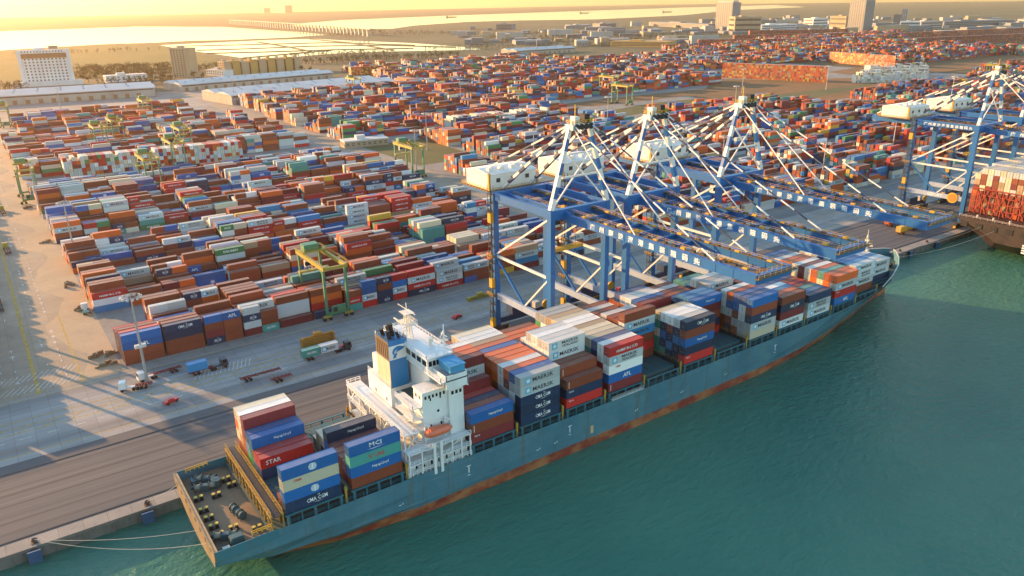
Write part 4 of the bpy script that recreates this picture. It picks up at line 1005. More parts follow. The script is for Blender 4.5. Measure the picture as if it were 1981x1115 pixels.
# orange walls of empties by the bare field, pale reefers beyond
OP = [('orange', 50), ('yellow', 16), ('brown', 22), ('red', 6), ('tan', 10)]
WP_ = [('white', 2), ('cream', 4), ('grey', 5), ('tan', 2)]
def wallrun(p, q, tiers, pal, step=2.6, deep=12.19):
    P = Vector((*UX(*p), 0)); Q = Vector((*UX(*q), 0)); n = int((Q - P).length / step); d = (Q - P) / n; nn = Vector((d.y, -d.x, 0)).normalized() * -deep
    for k in range(n):
        a = P + d * k; b2 = a + d * 0.95
        for t in range(tiers - (rnd.choice((0, 0, 1, 1, 2)) if pal is WP_ else 0)):
            z = t * 2.6; cc = jit(pick(pal))
            mass.face([a + Vector((0, 0, z)), b2 + Vector((0, 0, z)), b2 + Vector((0, 0, z + 2.55)), a + Vector((0, 0, z + 2.55))], 0, [(100, 0), (102.4, 0), (102.4, 2.6), (100, 2.6)], cc)
        mass.face([a + Vector((0, 0, z + 2.55)), b2 + Vector((0, 0, z + 2.55)), b2 + nn + Vector((0, 0, z + 2.55)), a + nn + Vector((0, 0, z + 2.55))], 0, [(200, 0), (202.4, 0), (202.4, 12), (200, 12)], cc)
        if k == 0: mass.face([a + nn, a, a + Vector((0, 0, z + 2.55)), a + nn + Vector((0, 0, z + 2.55))], 0, [(0, 0), (12, 0), (12, z), (0, z)], cc)
wallrun((1396, 150), (1598, 160), 8, OP)
wallrun((1604, 121), (1672, 127), 7, OP); wallrun((1672, 127), (1730, 131), 7, [('red', 3), ('tan', 5), ('orange', 4), ('brown', 3)])
WP = WP_
for q in range(4): wallrun((1655 + q * 9, 161 - q * 5.5), (1795, 158 - q * 6.5), 5, WP)
for q, (a, b2) in enumerate((((1420, 82), (1700, 76)), ((1690, 80), (1990, 66)), ((1350, 92), (1600, 90)), ((1720, 92), (1990, 80)), ((1450, 72), (1640, 68)))): wallrun(a, b2, 7, [('maroon', 5), ('brown', 5), ('orange', 2), ('navy', 2 if q % 2 else 0.3)])
wallrun((770, 172), (800, 176), 6, [('brown', 4), ('orange', 4), ('maroon', 3)])
wallrun((905, 128), (990, 124), 6, [('orange', 5), ('cream', 3), ('brown', 3)]); wallrun((680, 146), (745, 142), 5, [('orange', 5), ('brown', 3), ('yellow', 2)])
wallrun((1330, 130), (1392, 132), 7, [('blue', 3), ('navy', 3), ('grey', 3), ('teal', 2)])
# ------------------------------------------------------------------ second ship, moored ahead
ship2 = thing("container_ship", (416, -26, -3.0), "stern of a second, dark hulled container ship stacked high with red and white containers", "ship")
M_bh = paint("dark brown hull", (0.035, 0.024, 0.024), 0.5, amount=0.3); M_redl = paint("red lashing steel", (0.36, 0.05, 0.03), 0.5, amount=0.25)
mb = MB(); rings = []; C2 = -29.0
for (x, zk, w0, w1, w3, zd) in [(403, 3.5, 6, 13, 24.0, 12.6), (409, 0.5, 9, 16, 25.0, 12.6), (418, -4, 13, 19, 25.5, 12.6), (436, -6, 19, 23.5, 25.5, 12.6), (470, -6, 24, 25.3, 25.5, 12.6), (620, -6, 25, 25.5, 25.5, 12.6)]:
    z0 = max(-3.0, zk + 0.3)
    side = [(0, zk), (w0, z0), (w1, z0 + 4.0), (w3, z0 + 8.0 if zk > 0 else 6.0), (w3, zd)]
    ring = [(x, C2 + y, z) for y, z in reversed(side)] + [(x, C2 - y, z) for y, z in side[1:]]
    rings.append(range(len(mb.v), len(mb.v) + 9)); mb.v += ring
for a, c2 in zip(rings[:-1], rings[1:]):
    for k in range(8): mb.f.append((a[k], c2[k], c2[k + 1], a[k + 1])); mb.m.append(0)
mb.f.append(tuple(rings[0])); mb.m.append(0)
mb.uv = [(0, 0)] * sum(len(f) for f in mb.f); mb.c = [(1, 1, 1)] * len(mb.f)
mb.face([(403, C2 - 24, 12.55), (620, C2 - 25.5, 12.55), (620, C2 + 25.5, 12.55), (403, C2 + 24, 12.55)])
mb.build("hull", M_bh, ship2)
mb = MB()
for k in range(19): mb.bar((414.0, C2 - 24.6 + k * 2.73, 12.6), (414.0, C2 - 24.6 + k * 2.73, 24.5), 0.4)
for z in (15.5, 18.5, 21.5, 24.5): mb.bar((414.0, C2 - 24.8, z), (414.0, C2 + 24.8, z), 0.5, 0.35)
for k in range(0, 18, 3):
    mb.bar((413.6, C2 - 24 + k * 2.73, 13), (413.6, C2 - 18.6 + k * 2.73, 24.3), 0.35); mb.bar((413.6, C2 - 18.6 + k * 2.73, 13), (413.6, C2 - 24 + k * 2.73, 24.3), 0.35)
mb.build("lashing_bridge", M_redl, ship2)
for k in range(7): mb = MB(); mb.box(402.8, 403.6, C2 - 20 + k * 6.5, C2 - 17 + k * 6.5, 8.4, 10.8); mb.build("mooring_opening", M_black, ship2)
mb = MB(); mb.rail([(403.4, C2 - 23.5, 12.6), (403.4, C2 + 23.5, 12.6)], 1.1, 0, 0.1, 3)
for k in range(6): mb.cyl((407, C2 - 18 + k * 7, 12.6), (407, C2 - 18 + k * 7, 13.8), 0.5, 8)
for k in range(4): mb.box(428.0, 428.1, C2 - 25.58, C2 - 25.5, -1 + k * 1.2, -0.4 + k * 1.2)
mb.build("stern_rail", paint("pale rail", (0.55, 0.5, 0.45), 0.5), ship2)
mb = MB()
for k in range(4): mb.box(403.2 - 0.6, 403.2, C2 - 8.0 + k * 0.02, C2 - 5.5, 1.6 + k * 1.1, 2.2 + k * 1.1)
mb.build("draught_marks", M_tw, ship2)
RW = [('cream', 6), ('grey', 3), ('maroon', 2), ('orange', 1), ('brown', 6), ('tan', 4)]
for bay in range(6):
    for j in range(19):
        hh = 8 if bay else (8 if 0 < j < 18 else 7)
        for t in range(hh):
            if bay and t < hh - 1 and j > 0: continue
            pal = [('cream', 5), ('grey', 5)] if t == hh - 1 else (RW if t > 3 else [('orange', 1), ('brown', 5), ('maroon', 4), ('tan', 2)])
            mcont(415 + bay * 14.5, C2 - 25.4 + j * 2.66, 12.8 + t * 2.62, pick(pal))
tag(mass.build("container_stacks", M_mass, attr=True, uv=True), kind='stuff')

# ------------------------------------------------------------------ quay cranes
M_cb = paint("crane blue", (0.010, 0.125, 0.37), 0.42, dirt=(0.04, 0.06, 0.09), amount=0.3, scale=0.2)
M_cw = paint("crane white", (0.72, 0.70, 0.67), 0.45, amount=0.2, scale=0.3)
M_cd = paint("crane dark blue", (0.012, 0.04, 0.10), 0.5, amount=0.3)
M_walk = paint("walkway ochre", (0.13, 0.085, 0.045), 0.7, dirt=(0.06, 0.05, 0.04), amount=0.6, scale=1.2)
M_mach = paint("machine house cream", (0.78, 0.74, 0.66), 0.5, dirt=(0.35, 0.30, 0.24), amount=0.25)
M_bogie = paint("bogie dark", (0.03, 0.035, 0.045), 0.6, dirt=(0.12, 0.08, 0.04), amount=0.5)
def crane(cx, label, boom_len=72.0, w=22.0, emblem=False):
    """ship to shore gantry crane; local origin on the quay between the waterside legs"""
    t = thing("quay_crane", (cx, 5.2, 0.0), label, "crane", "blue quay cranes along the berth")
    h = w / 2; G = 30.8; ZP = 50.0
    B = lambda name, mats, mb, par=None: mb.build(name, mats, par or t, off=LOCAL)
    for sx in (-1, 1):
        mb = MB(); mb.hexa([(sx * h + a, b2, z) for z, k in ((3.2, 1.0), (ZP + 0.5, 1.0)) for a, b2 in ((-0.85, -1.0), (0.85, -1.0), (0.85, 1.0), (-0.85, 1.0))]); mb.box(sx * h - 1.0, sx * h + 1.0, -1.25, 1.25, 28.6, 30.6); B("waterside_leg", M_cb, mb)
        mb = MB(); mb.box(sx * h - 0.85, sx * h + 0.85, G - 1.1, G + 1.1, 3.2, ZP + 0.5); mb.box(sx * h - 1.0, sx * h + 1.0, G - 1.3, G + 1.3, 27.5, 29.5); B("landside_leg", M_cb, mb)
        # side frame braces
        mb = MB(); mb.box(sx * h - 0.6, sx * h + 0.6, 1.0, G - 1.1, 13.2, 15.4); B("tie_beam", [paint("tie beam pale blue", (0.30, 0.38, 0.52), 0.5, amount=0.3)], mb)
        mb = MB(); mb.box(sx * h - 0.6, sx * h + 0.6, 1.0, G - 1.1, ZP - 2.0, ZP + 0.4); B("portal_beam", M_cb, mb)
        mb = MB(); mb.bar((sx * h, G - 1, 28.6), (sx * h, 1, 28.6), 0.75); B("brace", M_cw, mb)
        mb = MB(); mb.bar((sx * h, G - 1.2, 29.5), (sx * h, 1, ZP - 2.5), 0.6); B("brace", M_cw, mb)
        mb = MB(); mb.bar((sx * h, G - 1.2, 27.6), (sx * h, 14, 15.2), 0.65); mb.bar((sx * h, 14, 15.2), (sx * h, 1.0, 28.2), 0.5, None, 1); B("brace", [M_cb, M_cw], mb)
        # striped mast legs and stays
        mb = MB(); mb.bar((sx * h, 0, ZP + 0.5), (sx * 3.6, 0.6, 74.6), 1.5, 1.3, 0, 7, 1, 0.8); B("mast_leg", [M_cw, M_cb], mb)
        mb = MB()
        mb.bar((sx * 5.8, G + 2, 51.2), (sx * 3.4, 1.0, 74.6), 1.1, 0.9, 0, 11, 1, 0.9); B("back_stay", [M_cw, M_cd], mb)
        mb = MB(); mb.bar((sx * 5.8, G + 24, 50.6), (sx * 3.2, 1.0, 75.2), 0.6, 0.5, 0, 9, 1); B("back_stay", [M_cw, M_cd], mb)
        mb = MB(); mb.bar((sx * 6.0, -boom_len * 0.43, 49.2), (sx * 3.2, 0, 75.0), 0.26, 0.3, 0, 5, 0); mb.bar((sx * 6.0, -boom_len * 0.82, 49.2), (sx * 3.2, 0, 75.4), 0.32, 0.36, 0, 13, 1); B("fore_stay", [M_cw, M_cd], mb)
        # boom girder of each side, with its lettering on the outer face
        mb = MB(); mb.box(sx * 6.0 - 0.6, sx * 6.0 + 0.6, -boom_len, -3.0, 46.6, 48.9); mb.box(sx * 6.0 - 0.75, sx * 6.0 + 0.75, -boom_len, -3.0, 48.9, 49.0)
        for k in range(12): mb.box(sx * 6 - 0.66, sx * 6 + 0.66, -6 - k * 5.4, -5.9 - k * 5.4, 46.5, 48.9)
        B("boom_girder", M_cb, mb); gd = t.children[-1]
        if sx < 0:
            mb = MB(); chars = "广州南沙海港集装箱码头"
            for k, ch in enumerate(chars):
                yk = -14.0 - k * 4.0
                mb.face([(-6.665, yk + 1.05, 46.9), (-6.665, yk - 1.05, 46.9), (-6.665, yk - 1.05, 48.7), (-6.665, yk + 1.05, 48.7)], 1)
                add_text(mb, ch, (-6.68, yk, 47.8), (0, -1, 0), (0, 0, 1), 1.75, 1.9, 0)
            mb.build("lettering", [M_tw, paint("panel mid blue", (0.09, 0.24, 0.48), 0.5, amount=0.25)], gd, off=LOCAL)
        mb = MB(); mb.box(sx * 6.0 - 0.7, sx * 6.0 + 0.7, -3.0, G + 26, 47.0, 49.6); B("fixed_girder", M_cb, mb)
        # sills and bogies
        for yy in (0, G):
            mb = MB()
            for c0 in (sx * h,):
                mb.box(c0 - 4.5, c0 + 4.5, yy - 0.7, yy + 0.7, 1.7, 2.5); mb.box(c0 - 1.1, c0 + 1.1, yy - 0.9, yy + 0.9, 2.4, 3.3)
                for q in (-3.3, -1.1, 1.1, 3.3): mb.box(c0 + q - 0.95, c0 + q + 0.95, yy - 0.45, yy + 0.45, 0.55, 1.7); mb.cyl((c0 + q - 0.5, yy - 0.25, 0.45), (c0 + q - 0.5, yy + 0.25, 0.45), 0.42, 10); mb.cyl((c0 + q + 0.5, yy - 0.25, 0.45), (c0 + q + 0.5, yy + 0.25, 0.45), 0.42, 10)
                mb.box(c0 - 5.0, c0 - 4.5, yy - 0.6, yy + 0.6, 0.6, 1.6, 1); mb.box(c0 + 4.5, c0 + 5.0, yy - 0.6, yy + 0.6, 0.6, 1.6, 1)
            B("bogie", [M_bogie, M_ylw], mb)
    for yy, nm in ((0, "waterside"), (G, "landside")):
        mb = MB(); mb.box(-h + 0.9, h - 0.9, yy - 0.9, yy + 0.9, ZP - 2.6, ZP + 0.45); B("cross_beam", M_cb, mb)
        mb = MB(); mb.box(-h + 0.85, h - 0.85, yy - 0.6, yy + 0.6, 3.4, 5.4); B("sill_beam", M_cd, mb)
    # mast head with its platform and hoist gear
    mb = MB(); mb.box(-4.2, 4.2, -1.4, 2.0, 73.8, 75.4, 0); mb.box(-3.0, -1.2, -1.0, 1.2, 75.4, 77.6, 0); mb.box(0.8, 2.8, -0.8, 1.4, 75.4, 78.0, 1); mb.rail([(-4.2, -1.4, 75.4), (4.2, -1.4, 75.4), (4.2, 2.0, 75.4), (-4.2, 2.0, 75.4), (-4.2, -1.4, 75.4)], 1.1, 2, 0.12, 1.4)
    for k in (-2.6, -0.8, 1.0, 2.8): mb.cyl((k, -1.7, 74.6), (k, 2.3, 74.6), 0.9, 10, 1)
    mb.box(-2.2, -2.0, 0, 0.2, 77.6, 81.0, 2); mb.box(2.8, 4.6, 0, 1.8, 75.4, 76.8, 2)
    B("mast_head", [M_cw, M_black, M_ylw], mb)
    mb = MB(); mb.bar((-h * 0.62, 0.1, 59.8), (h * 0.62, 0.1, 59.8), 0.55); mb.bar((-h * 0.40, 0.3, 66.6), (h * 0.40, 0.3, 66.6), 0.5); mb.bar((-h * 0.95, 0, ZP + 1), (h * 0.40, 0.3, 66.6), 0.4); mb.bar((h * 0.95, 0, ZP + 1), (-h * 0.40, 0.3, 66.6), 0.4); B("mast_brace", M_cw, mb)
    # machine house
    mb = MB(); y0, y1, z0 = G + 4.5, G + 19.5, 49.9
    mb.prism([(-9.5, y0), (9.5, y0), (9.5, y1), (-9.5, y1)], z0, 55.2)
    mb.hexa([(-9.8, y0 - 0.3, 55.2), (9.8, y0 - 0.3, 55.2), (9.8, y1 + 0.3, 55.2), (-9.8, y1 + 0.3, 55.2), (-9.8, y0 + 6.8, 56.4), (9.8, y0 + 6.8, 56.4), (9.8, y0 + 8.2, 56.4), (-9.8, y0 + 8.2, 56.4)])
    for k in range(3): mb.box(-7 + k * 6, -5.4 + k * 6, y0 - 0.04, y0, 52.4, 53.8, 1)
    mb.box(-9.56, -9.5, y0 + 1.2, y0 + 2.4, 50.2, 52.6, 2); mb.box(-10.2, -9.5, y0 - 0.2, y0 + 0.6, 50.0, 55.8, 3)
    for k in range(4): mb.box(-8 + k * 4.6, -6.4 + k * 4.6, y0 + 3, y0 + 4.6, 55.6, 56.8, 0)
    B("machine_house", [M_mach, M_dark, M_wgrey, M_ylw], mb)
    mb = MB(); mb.box(-10.8, 10.8, y0 - 1.6, y1 + 1.6, 49.62, 49.85, 0); mb.rail([(-10.8, y0 - 1.6, 49.85), (10.8, y0 - 1.6, 49.85)], 1.1, 1, 0.12, 1.8); mb.rail([(-10.8, y0 - 1.6, 49.85), (-10.8, y1 + 1.6, 49.85), (10.8, y1 + 1.6, 49.85)], 1.1, 1, 0.12, 1.8); B("machine_deck", [M_walk, M_ylw], mb)
    # girder ties, walkways, festoon, boom tip platform
    for k in range(15):
        mb = MB(); y = G + 25 - k * 7.0
        if y < -boom_len + 2: break
        mb.box(-5.4, 5.4, y - 0.35, y + 0.35, 47.2, 48.4); B("girder_tie", M_cb, mb)
    mb = MB(); mb.box(-5.4, 5.4, -boom_len, -boom_len + 1.4, 46.6, 48.9); B("boom_tip", M_cb, mb)
    mb = MB()
    for sx in (-1, 1):
        xo = sx * 4.6
        mb.box(xo - 0.5, xo + 0.5, -boom_len + 1, G + 26, 48.95, 49.05, 0); mb.rail([(xo - sx * 0.5, -boom_len + 1, 49.05), (xo - sx * 0.5, G + 26, 49.05)], 1.1, 1, 0.06, 3.0)
        for k in range(30): mb.box(xo - 0.5, xo + 0.3, -boom_len + 4 + k * 3.3, -boom_len + 5.4 + k * 3.3, 49.05, 49.35 + 0.3 * rnd.random(), 2 if k % 3 else 1)
    mb.rail([(-6.4, -boom_len, 49.0), (6.4, -boom_len, 49.0)], 1.1, 1, 0.07, 1.8); mb.box(-7.2, 7.2, -boom_len - 1.2, -boom_len, 48.2, 48.4, 0); mb.rail([(-7.2, -boom_len - 1.2, 48.4), (7.2, -boom_len - 1.2, 48.4)], 1.1, 1, 0.07, 2.0)
    for k in range(4): mb.bar((-6.0, -12 - k * 15, 49.0), (-6.0, -12 - k * 15, 52.0), 0.12, None, 2)
    B("walkways", [M_walk, M_ylw, M_dark], mb)
    # trolley with the driver's cab, head block
    mb = MB(); ty = 6.0
    mb.box(-4.8, 4.8, ty - 3.2, ty + 3.2, 45.6, 46.5, 0); mb.box(-4.6, -2.0, ty + 1.0, ty + 3.6, 42.4, 45.6, 1); mb.box(-4.64, -1.96, ty + 0.96, ty + 2.0, 43.2, 44.8, 2)
    for a in (-3, 3):
        for b2 in (-2, 2): mb.bar((a, ty + b2 * 0.7, 45.6), (a * 0.9, ty + b2 * 0.5, 36.0), 0.07, None, 3)
    mb.box(-6.0, 6.0, ty - 1.1, ty + 1.1, 35.0, 36.0, 4)
    B("trolley", [M_cd, M_cw, M_glass, M_black, M_ylw], mb)
    # lift shaft and stairs on the landside leg
    mb = MB(); x0 = -h - 2.2
    for a in (0, 1.3):
        for b2 in (-0.8, 0.8): mb.bar((x0 + a, G + b2, 1.5), (x0 + a, G + b2, ZP + 3), 0.14, None, 0)
    for k in range(17):
        z = 2 + k * 3.0; mb.bar((x0, G - 0.8, z), (x0, G + 0.8, z + 1.5), 0.16, None, 0); mb.bar((x0 + 1.3, G + 0.8, z), (x0, G - 0.8, z + 2.8), 0.16, None, 0); mb.box(x0 - 0.2, x0 + 1.4, G - 0.9, G + 0.9, z, z + 0.12, 0)
    for z in (3.0, 17.5, 40.5): mb.box(x0 - 0.3, x0 + 1.0, G - 1.2, G + 0.6, z, z + 3.2, 1)
    for z in (28.4, 14.5): mb.box(x0 - 0.5, -h + 1.6, G - 1.8, G + 1.8, z, z + 0.15, 2); mb.rail([(x0 - 0.5, G - 1.8, z + 0.15), (x0 - 0.5, G + 1.8, z + 0.15)], 1.1, 1, 0.1, 1)
    B("stair_tower", [M_bogie, M_ylw, M_walk], mb)
    mb = MB(); mb.box(-5, 3, G - 0.9, G + 3.0, 5.6, 8.2, 0); mb.box(5, 7, G - 1, G + 1, 5.5, 7.8, 1); mb.cyl((9.6, G - 1.6, 6.4), (9.6, G - 0.9, 6.4), 1.6, 14, 2)
    B("power_house", [M_cd, M_wgrey, M_ylw], mb)
    if emblem:
        mb = MB(); mb.cyl((-h - 0.85, 5.5, 14.3), (-h - 0.6, 5.5, 14.3), 2.6, 24, 0); mb.cyl((-h - 0.95, 5.5, 14.3), (-h - 0.85, 5.5, 14.3), 1.9, 24, 1); B("emblem", [M_ylw, paint("emblem orange", (0.62, 0.20, 0.03), 0.5)], mb)
        mb = MB()
        for k, ch in enumerate("广州南沙海港集装箱码头"): add_text(mb, ch, (-h - 0.63, 25 - k * 2.2, 48.9), (0, -1, 0), (0, 0, 1), 1.5, 1.6, 0)
        add_text(mb, "GZPORT", (-h - 0.64, 14.5, 14.3), (0, -1, 0), (0, 0, 1), 1.4, 7.5, 0)
        B("lettering", [M_tw], mb)
    return t
crane(181.6, "nearest blue quay crane, over the white topped stacks, left of the other cranes")
crane(213.0, "second blue quay crane counted from the ship's bridge, between two others")
crane(256.6, "third blue quay crane counted from the ship's bridge, boom over the forward bays")
crane(440.0, "blue quay crane with a round orange emblem beside the dark hulled ship", emblem=True)
crane(484.0, "blue quay crane just behind the crane with the round orange emblem")
# ------------------------------------------------------------------ yard cranes on rubber tyres
M_rg = paint("yard crane green", (0.06, 0.22, 0.12), 0.5, dirt=(0.12, 0.10, 0.05), amount=0.35)
M_ry = paint("yard crane yellow", (0.36, 0.28, 0.045), 0.5, dirt=(0.2, 0.12, 0.04), amount=0.4)
M_tyre = paint("tyre rubber", (0.02, 0.02, 0.02), 0.9, amount=0.2)
def make_rtg(label):
    t = thing("yard_crane", (0, 0, 0), label, "yard crane", "rubber tyred yard cranes over the stacks")
    B = lambda name, mats, mb: mb.build(name, mats, t, off=LOCAL)
    SP, H = 24.4, 19.6
    for y in (0, SP):
        for x in (-4.2, 4.2):
            mb = MB(); mb.hexa([(x + a, y + b2, z) for z in (2.4, H) for a, b2 in ((-0.42, -0.5), (0.42, -0.5), (0.42, 0.5), (-0.42, 0.5))]); B("leg", M_rg, mb)
            mb = MB(); mb.box(x - 1.6, x + 1.6, y - 0.55, y + 0.55, 1.3, 2.0, 0)
            for q in (-1.15, 1.15): mb.cyl((x + q, y - 0.35, 0.72), (x + q, y + 0.35, 0.72), 0.72, 12, 1)
            B("wheel_set", [M_ry, M_tyre], mb)
        mb = MB(); mb.box(-4.6, 4.6, y - 0.5, y + 0.5, 2.0, 3.0); B("sill_beam", M_rg, mb)
    mb = MB(); mb.box(-2.6, 2.8, -1.3, -0.5, 3.05, 5.6, 0); mb.box(-2.2, -0.5, -1.34, -1.3, 3.4, 5.2, 1); B("engine_house", [M_rg, M_dark], mb)
    for x in (-4.2, 4.2):
        mb = MB(); mb.box(x - 0.55, x + 0.55, -1.6, SP + 1.6, H, H + 1.5); mb.rail([(x + (0.9 if x > 0 else -0.9), -1.6, H + 1.5), (x + (0.9 if x > 0 else -0.9), SP + 1.6, H + 1.5)], 1.1, 0, 0.1, 2.4); B("girder", M_ry, mb)
    mb = MB(); mb.box(-4.2, 4.2, -1.5, -0.7, H + 0.1, H + 1.2); mb.box(-4.2, 4.2, SP + 0.7, SP + 1.5, H + 0.1, H + 1.2); B("end_beam", M_ry, mb)
    mb = MB(); mb.box(-4.8, 4.8, SP - 6, SP - 0.5, H + 1.55, H + 2.2, 1); mb.box(-3.6, 2.2, SP - 5.4, SP - 1.4, H + 2.2, H + 4.6, 0); mb.cyl((2.8, SP - 5, H + 3.0), (2.8, SP - 2, H + 3.0), 0.8, 10, 2); mb.rail([(-4.8, SP - 6, H + 2.2), (4.8, SP - 6, H + 2.2)], 1.1, 1, 0.1, 1.5)
    B("trolley", [M_rg, M_ry, M_dark], mb)
    mb = MB(); mb.box(-4.9, -3.0, SP - 9.0, SP - 7.0, H - 2.8, H - 0.2, 0); mb.box(-4.94, -2.96, SP - 9.04, SP - 8.2, H - 2.2, H - 0.8, 1); B("cab", [M_wgrey, M_glass], mb)
    mb = MB(); mb.box(-6.0, 6.0, SP - 4.6, SP - 2.4, 13.2, 13.9, 0)
    for a in (-2.5, 2.5):
        for b2 in (-4.2, -2.8): mb.bar((a, SP + b2, 13.9), (a, SP + b2, H + 1.6), 0.07, None, 1)
    B("spreader", [M_ry, M_black], mb)
    return t
rt = make_rtg("green and yellow yard crane standing over the front block by the apron")
rt.location = (130.6, 82.4, 0)
for x, y, lab in ((272.5, 281.5, "green yard crane on the cross road at the yard's far edge"), (54.5, 366, "yard crane at the lane edge beside the wall of end-on containers"), (122, 353, "yellow topped yard crane before the red and white container wall"),
                  (170, 470, "yellow topped yard crane behind the red and white container wall, towards the right"), (118, 526, "yellow topped yard crane in the left middle of the far yard"), (136, 560, "yard crane just behind another in the left middle of the far yard"),
                  (187, 700, "far yard crane below the empty car park"), (64, 752, "faint yard crane at the far left near the long warehouse"), (150, 408, "yard crane between the end-on wall and the nearer stacks"),
                  (452, 774, "distant yard crane standing beside the pale warehouse end"), (700, 560, "distant green yard crane over the middle stacks"), (640, 470, "green yard crane over far stacks, left of the grassy strip"), (1180, 320, "distant green yard crane near the pale reefer stacks")):
    copy_tree(rt, loc=(x, y, 0), label=lab)
c5 = copy_tree(rt, loc=(20.5, 126, 0), label="green yard crane crossing the lane, cut by the left picture edge")
c5.location.x = 18.5
# ------------------------------------------------------------------ light masts
M_pole = paint("galvanised pole", (0.38, 0.37, 0.36), 0.45, 0.2, amount=0.25)
M_lamp = paint("lamp housing", (0.55, 0.55, 0.53), 0.5)
def make_mast(label):
    t = thing("light_mast", (0, 0, 0), label, "light mast", "tall lighting masts of the yard")
    mb = MB(); mb.cyl((0, 0, 0), (0, 0, 29.5), 0.48, 10, 0, 0.22); mb.box(-0.8, 0.8, -0.8, 0.8, 0, 0.5); mb.build("pole", M_pole, t, off=LOCAL)
    mb = MB()
    for k in range(16): a, b2 = 2 * PI * k / 16, 2 * PI * (k + 1) / 16; mb.bar((2.6 * math.cos(a), 2.6 * math.sin(a), 28.8), (2.6 * math.cos(b2), 2.6 * math.sin(b2), 28.8), 0.16)
    for k in range(4): a = PI / 4 + PI * k / 2; mb.bar((0, 0, 29.0), (2.6 * math.cos(a), 2.6 * math.sin(a), 28.8), 0.12)
    mb.build("lamp_ring", M_pole, t, off=LOCAL)
    mb = MB()
    for k in range(12): a = 2 * PI * k / 12; x, y = 2.8 * math.cos(a), 2.8 * math.sin(a); mb.box(x - 0.35, x + 0.35, y - 0.35, y + 0.35, 28.1, 28.7)
    mb.build("floodlights", M_lamp, t, off=LOCAL)
    return t
lm = make_mast("tall grey light mast standing beside the white trucks on the apron"); lm.location = (61.6, 69.2, 0)
mb = MB(); mb.box(-1.6, 1.6, -0.6, 0.6, 12.0, 13.0); mb.build("sign_box", M_lamp, lm, off=LOCAL)
for x, y, lab in ((60.2, 217.5, "light mast at the lane edge between the left ends of the stacks"), (56, 333, "light mast by the yard crane at the lane edge"), (281, 300, "light mast on the cross road near the green yard crane"), (329, 371, "light mast standing in the fenced grassy lot"), (345, 250, "light mast among stacks behind the nearest crane's back stays"),
                  (508, 358, "slim light mast above the machine houses, right of the end-on wall"), (660, 340, "light mast at the grassy strip behind the cranes"), (825, 466, "tall light mast rising in front of the orange container wall"), (930, 420, "light mast by the orange field, right of the orange wall"),
                  (420, 150, "light mast among stacks behind the third crane"), (600, 140, "light mast among the stacks between the two crane groups"), (900, 250, "light mast near the pale reefer stacks"), (1100, 300, "light mast at the far right beyond the reefers"), (285, 560, "light mast along the far cross road"), (300, 790, "light mast beside the corner of the pale warehouse"),
                  (500, 600, "light mast in the middle of the far stacks"), (760, 700, "distant light mast before the far stacks"), (1500, 620, "distant light mast in front of the tower blocks"), (120, 820, "light mast before the long warehouse on the left"), (445, 95, "light mast in the front yard between crane groups")):
    copy_tree(lm, loc=(x, y, 0), label=lab)
for o in list(bpy.data.objects):                                  # the sign box belongs to the first mast only
    if o.name.startswith("sign_box") and o.parent is not lm: bpy.data.objects.remove(o)

# ------------------------------------------------------------------ vehicles
M_cabw = paint("cab white", (0.72, 0.72, 0.70), 0.35, amount=0.15); M_chas = paint("chassis red", (0.20, 0.035, 0.03), 0.6, amount=0.4); M_cab2 = paint("cab dark", (0.04, 0.045, 0.055), 0.4, amount=0.2)
def wheels(mb, xs, yw, m, r=0.5):
    for x in xs:
        for s2 in (-1, 1): mb.cyl((x, s2 * yw - 0.16, r), (x, s2 * yw + 0.16, r), r, 12, m)
def tractor(t, cabmat, x0=0.0):
    mb = MB(); mb.hexa([(x0, -1.2, 0.9), (x0 + 2.2, -1.2, 0.9), (x0 + 2.2, 1.2, 0.9), (x0, 1.2, 0.9), (x0, -1.15, 3.1), (x0 + 1.9, -1.15, 3.1), (x0 + 1.9, 1.15, 3.1), (x0, 1.15, 3.1)]); mb.box(x0 - 3.2, x0, -0.5, 0.5, 0.8, 1.15); mb.build("cab", cabmat, t, off=LOCAL)
    mb = MB(); mb.hexa([(x0 + 2.09, -1.0, 1.9), (x0 + 2.13, -1.0, 1.9), (x0 + 2.13, 1.0, 1.9), (x0 + 2.09, 1.0, 1.9), (x0 + 1.93, -0.95, 2.9), (x0 + 1.97, -0.95, 2.9), (x0 + 1.97, 0.95, 2.9), (x0 + 1.93, 0.95, 2.9)]); mb.box(x0 + 0.5, x0 + 1.6, -1.21, -1.17, 1.9, 2.8); mb.build("windscreen", M_glass, t, off=LOCAL)
    mb = MB(); wheels(mb, (x0 + 1.2, x0 - 2.0, x0 - 3.0), 1.0, 0); mb.build("wheels", M_tyre, t, off=LOCAL)
def trailer(t, L, mat):
    mb = MB(); mb.box(-L, -0.4, -0.5, -0.3, 1.1, 1.45); mb.box(-L, -0.4, 0.3, 0.5, 1.1, 1.45)
    for k in range(6): mb.box(-L + 0.2 + k * (L - 0.8) / 5, -L + 0.5 + k * (L - 0.8) / 5, -1.2, 1.2, 1.15, 1.4)
    for k in (-L + 1.8, -L + 3.1): mb.box(k - 0.1, k + 0.1, -1.0, 1.0, 0.6, 1.1)
    mb.build("chassis", mat, t, off=LOCAL)
    mb = MB(); wheels(mb, (-L + 1.8, -L + 3.1), 0.95, 0, 0.48); mb.build("wheels", M_tyre, t, off=LOCAL)
def truck(x, y, label, cab=M_cabw, rz=0.0, L=12.6, chassis=None, headless=False):
    t = thing("truck" if not headless else "trailer", (x, y, 0.02), label, "truck" if not headless else "trailer", None, rz)
    if not headless: tractor(t, cab, 2.2)
    trailer(t, L, chassis or M_chas)
    return t
truck(118.8, 54.6, "truck with dark cab hauling a green and a grey container", M_cab2, R(1))
container(106.0, 53.2, 1.5, 'teal', 20, 'CHINA', "green container on the rear of the truck crossing the apron", "containers on trucks", True)
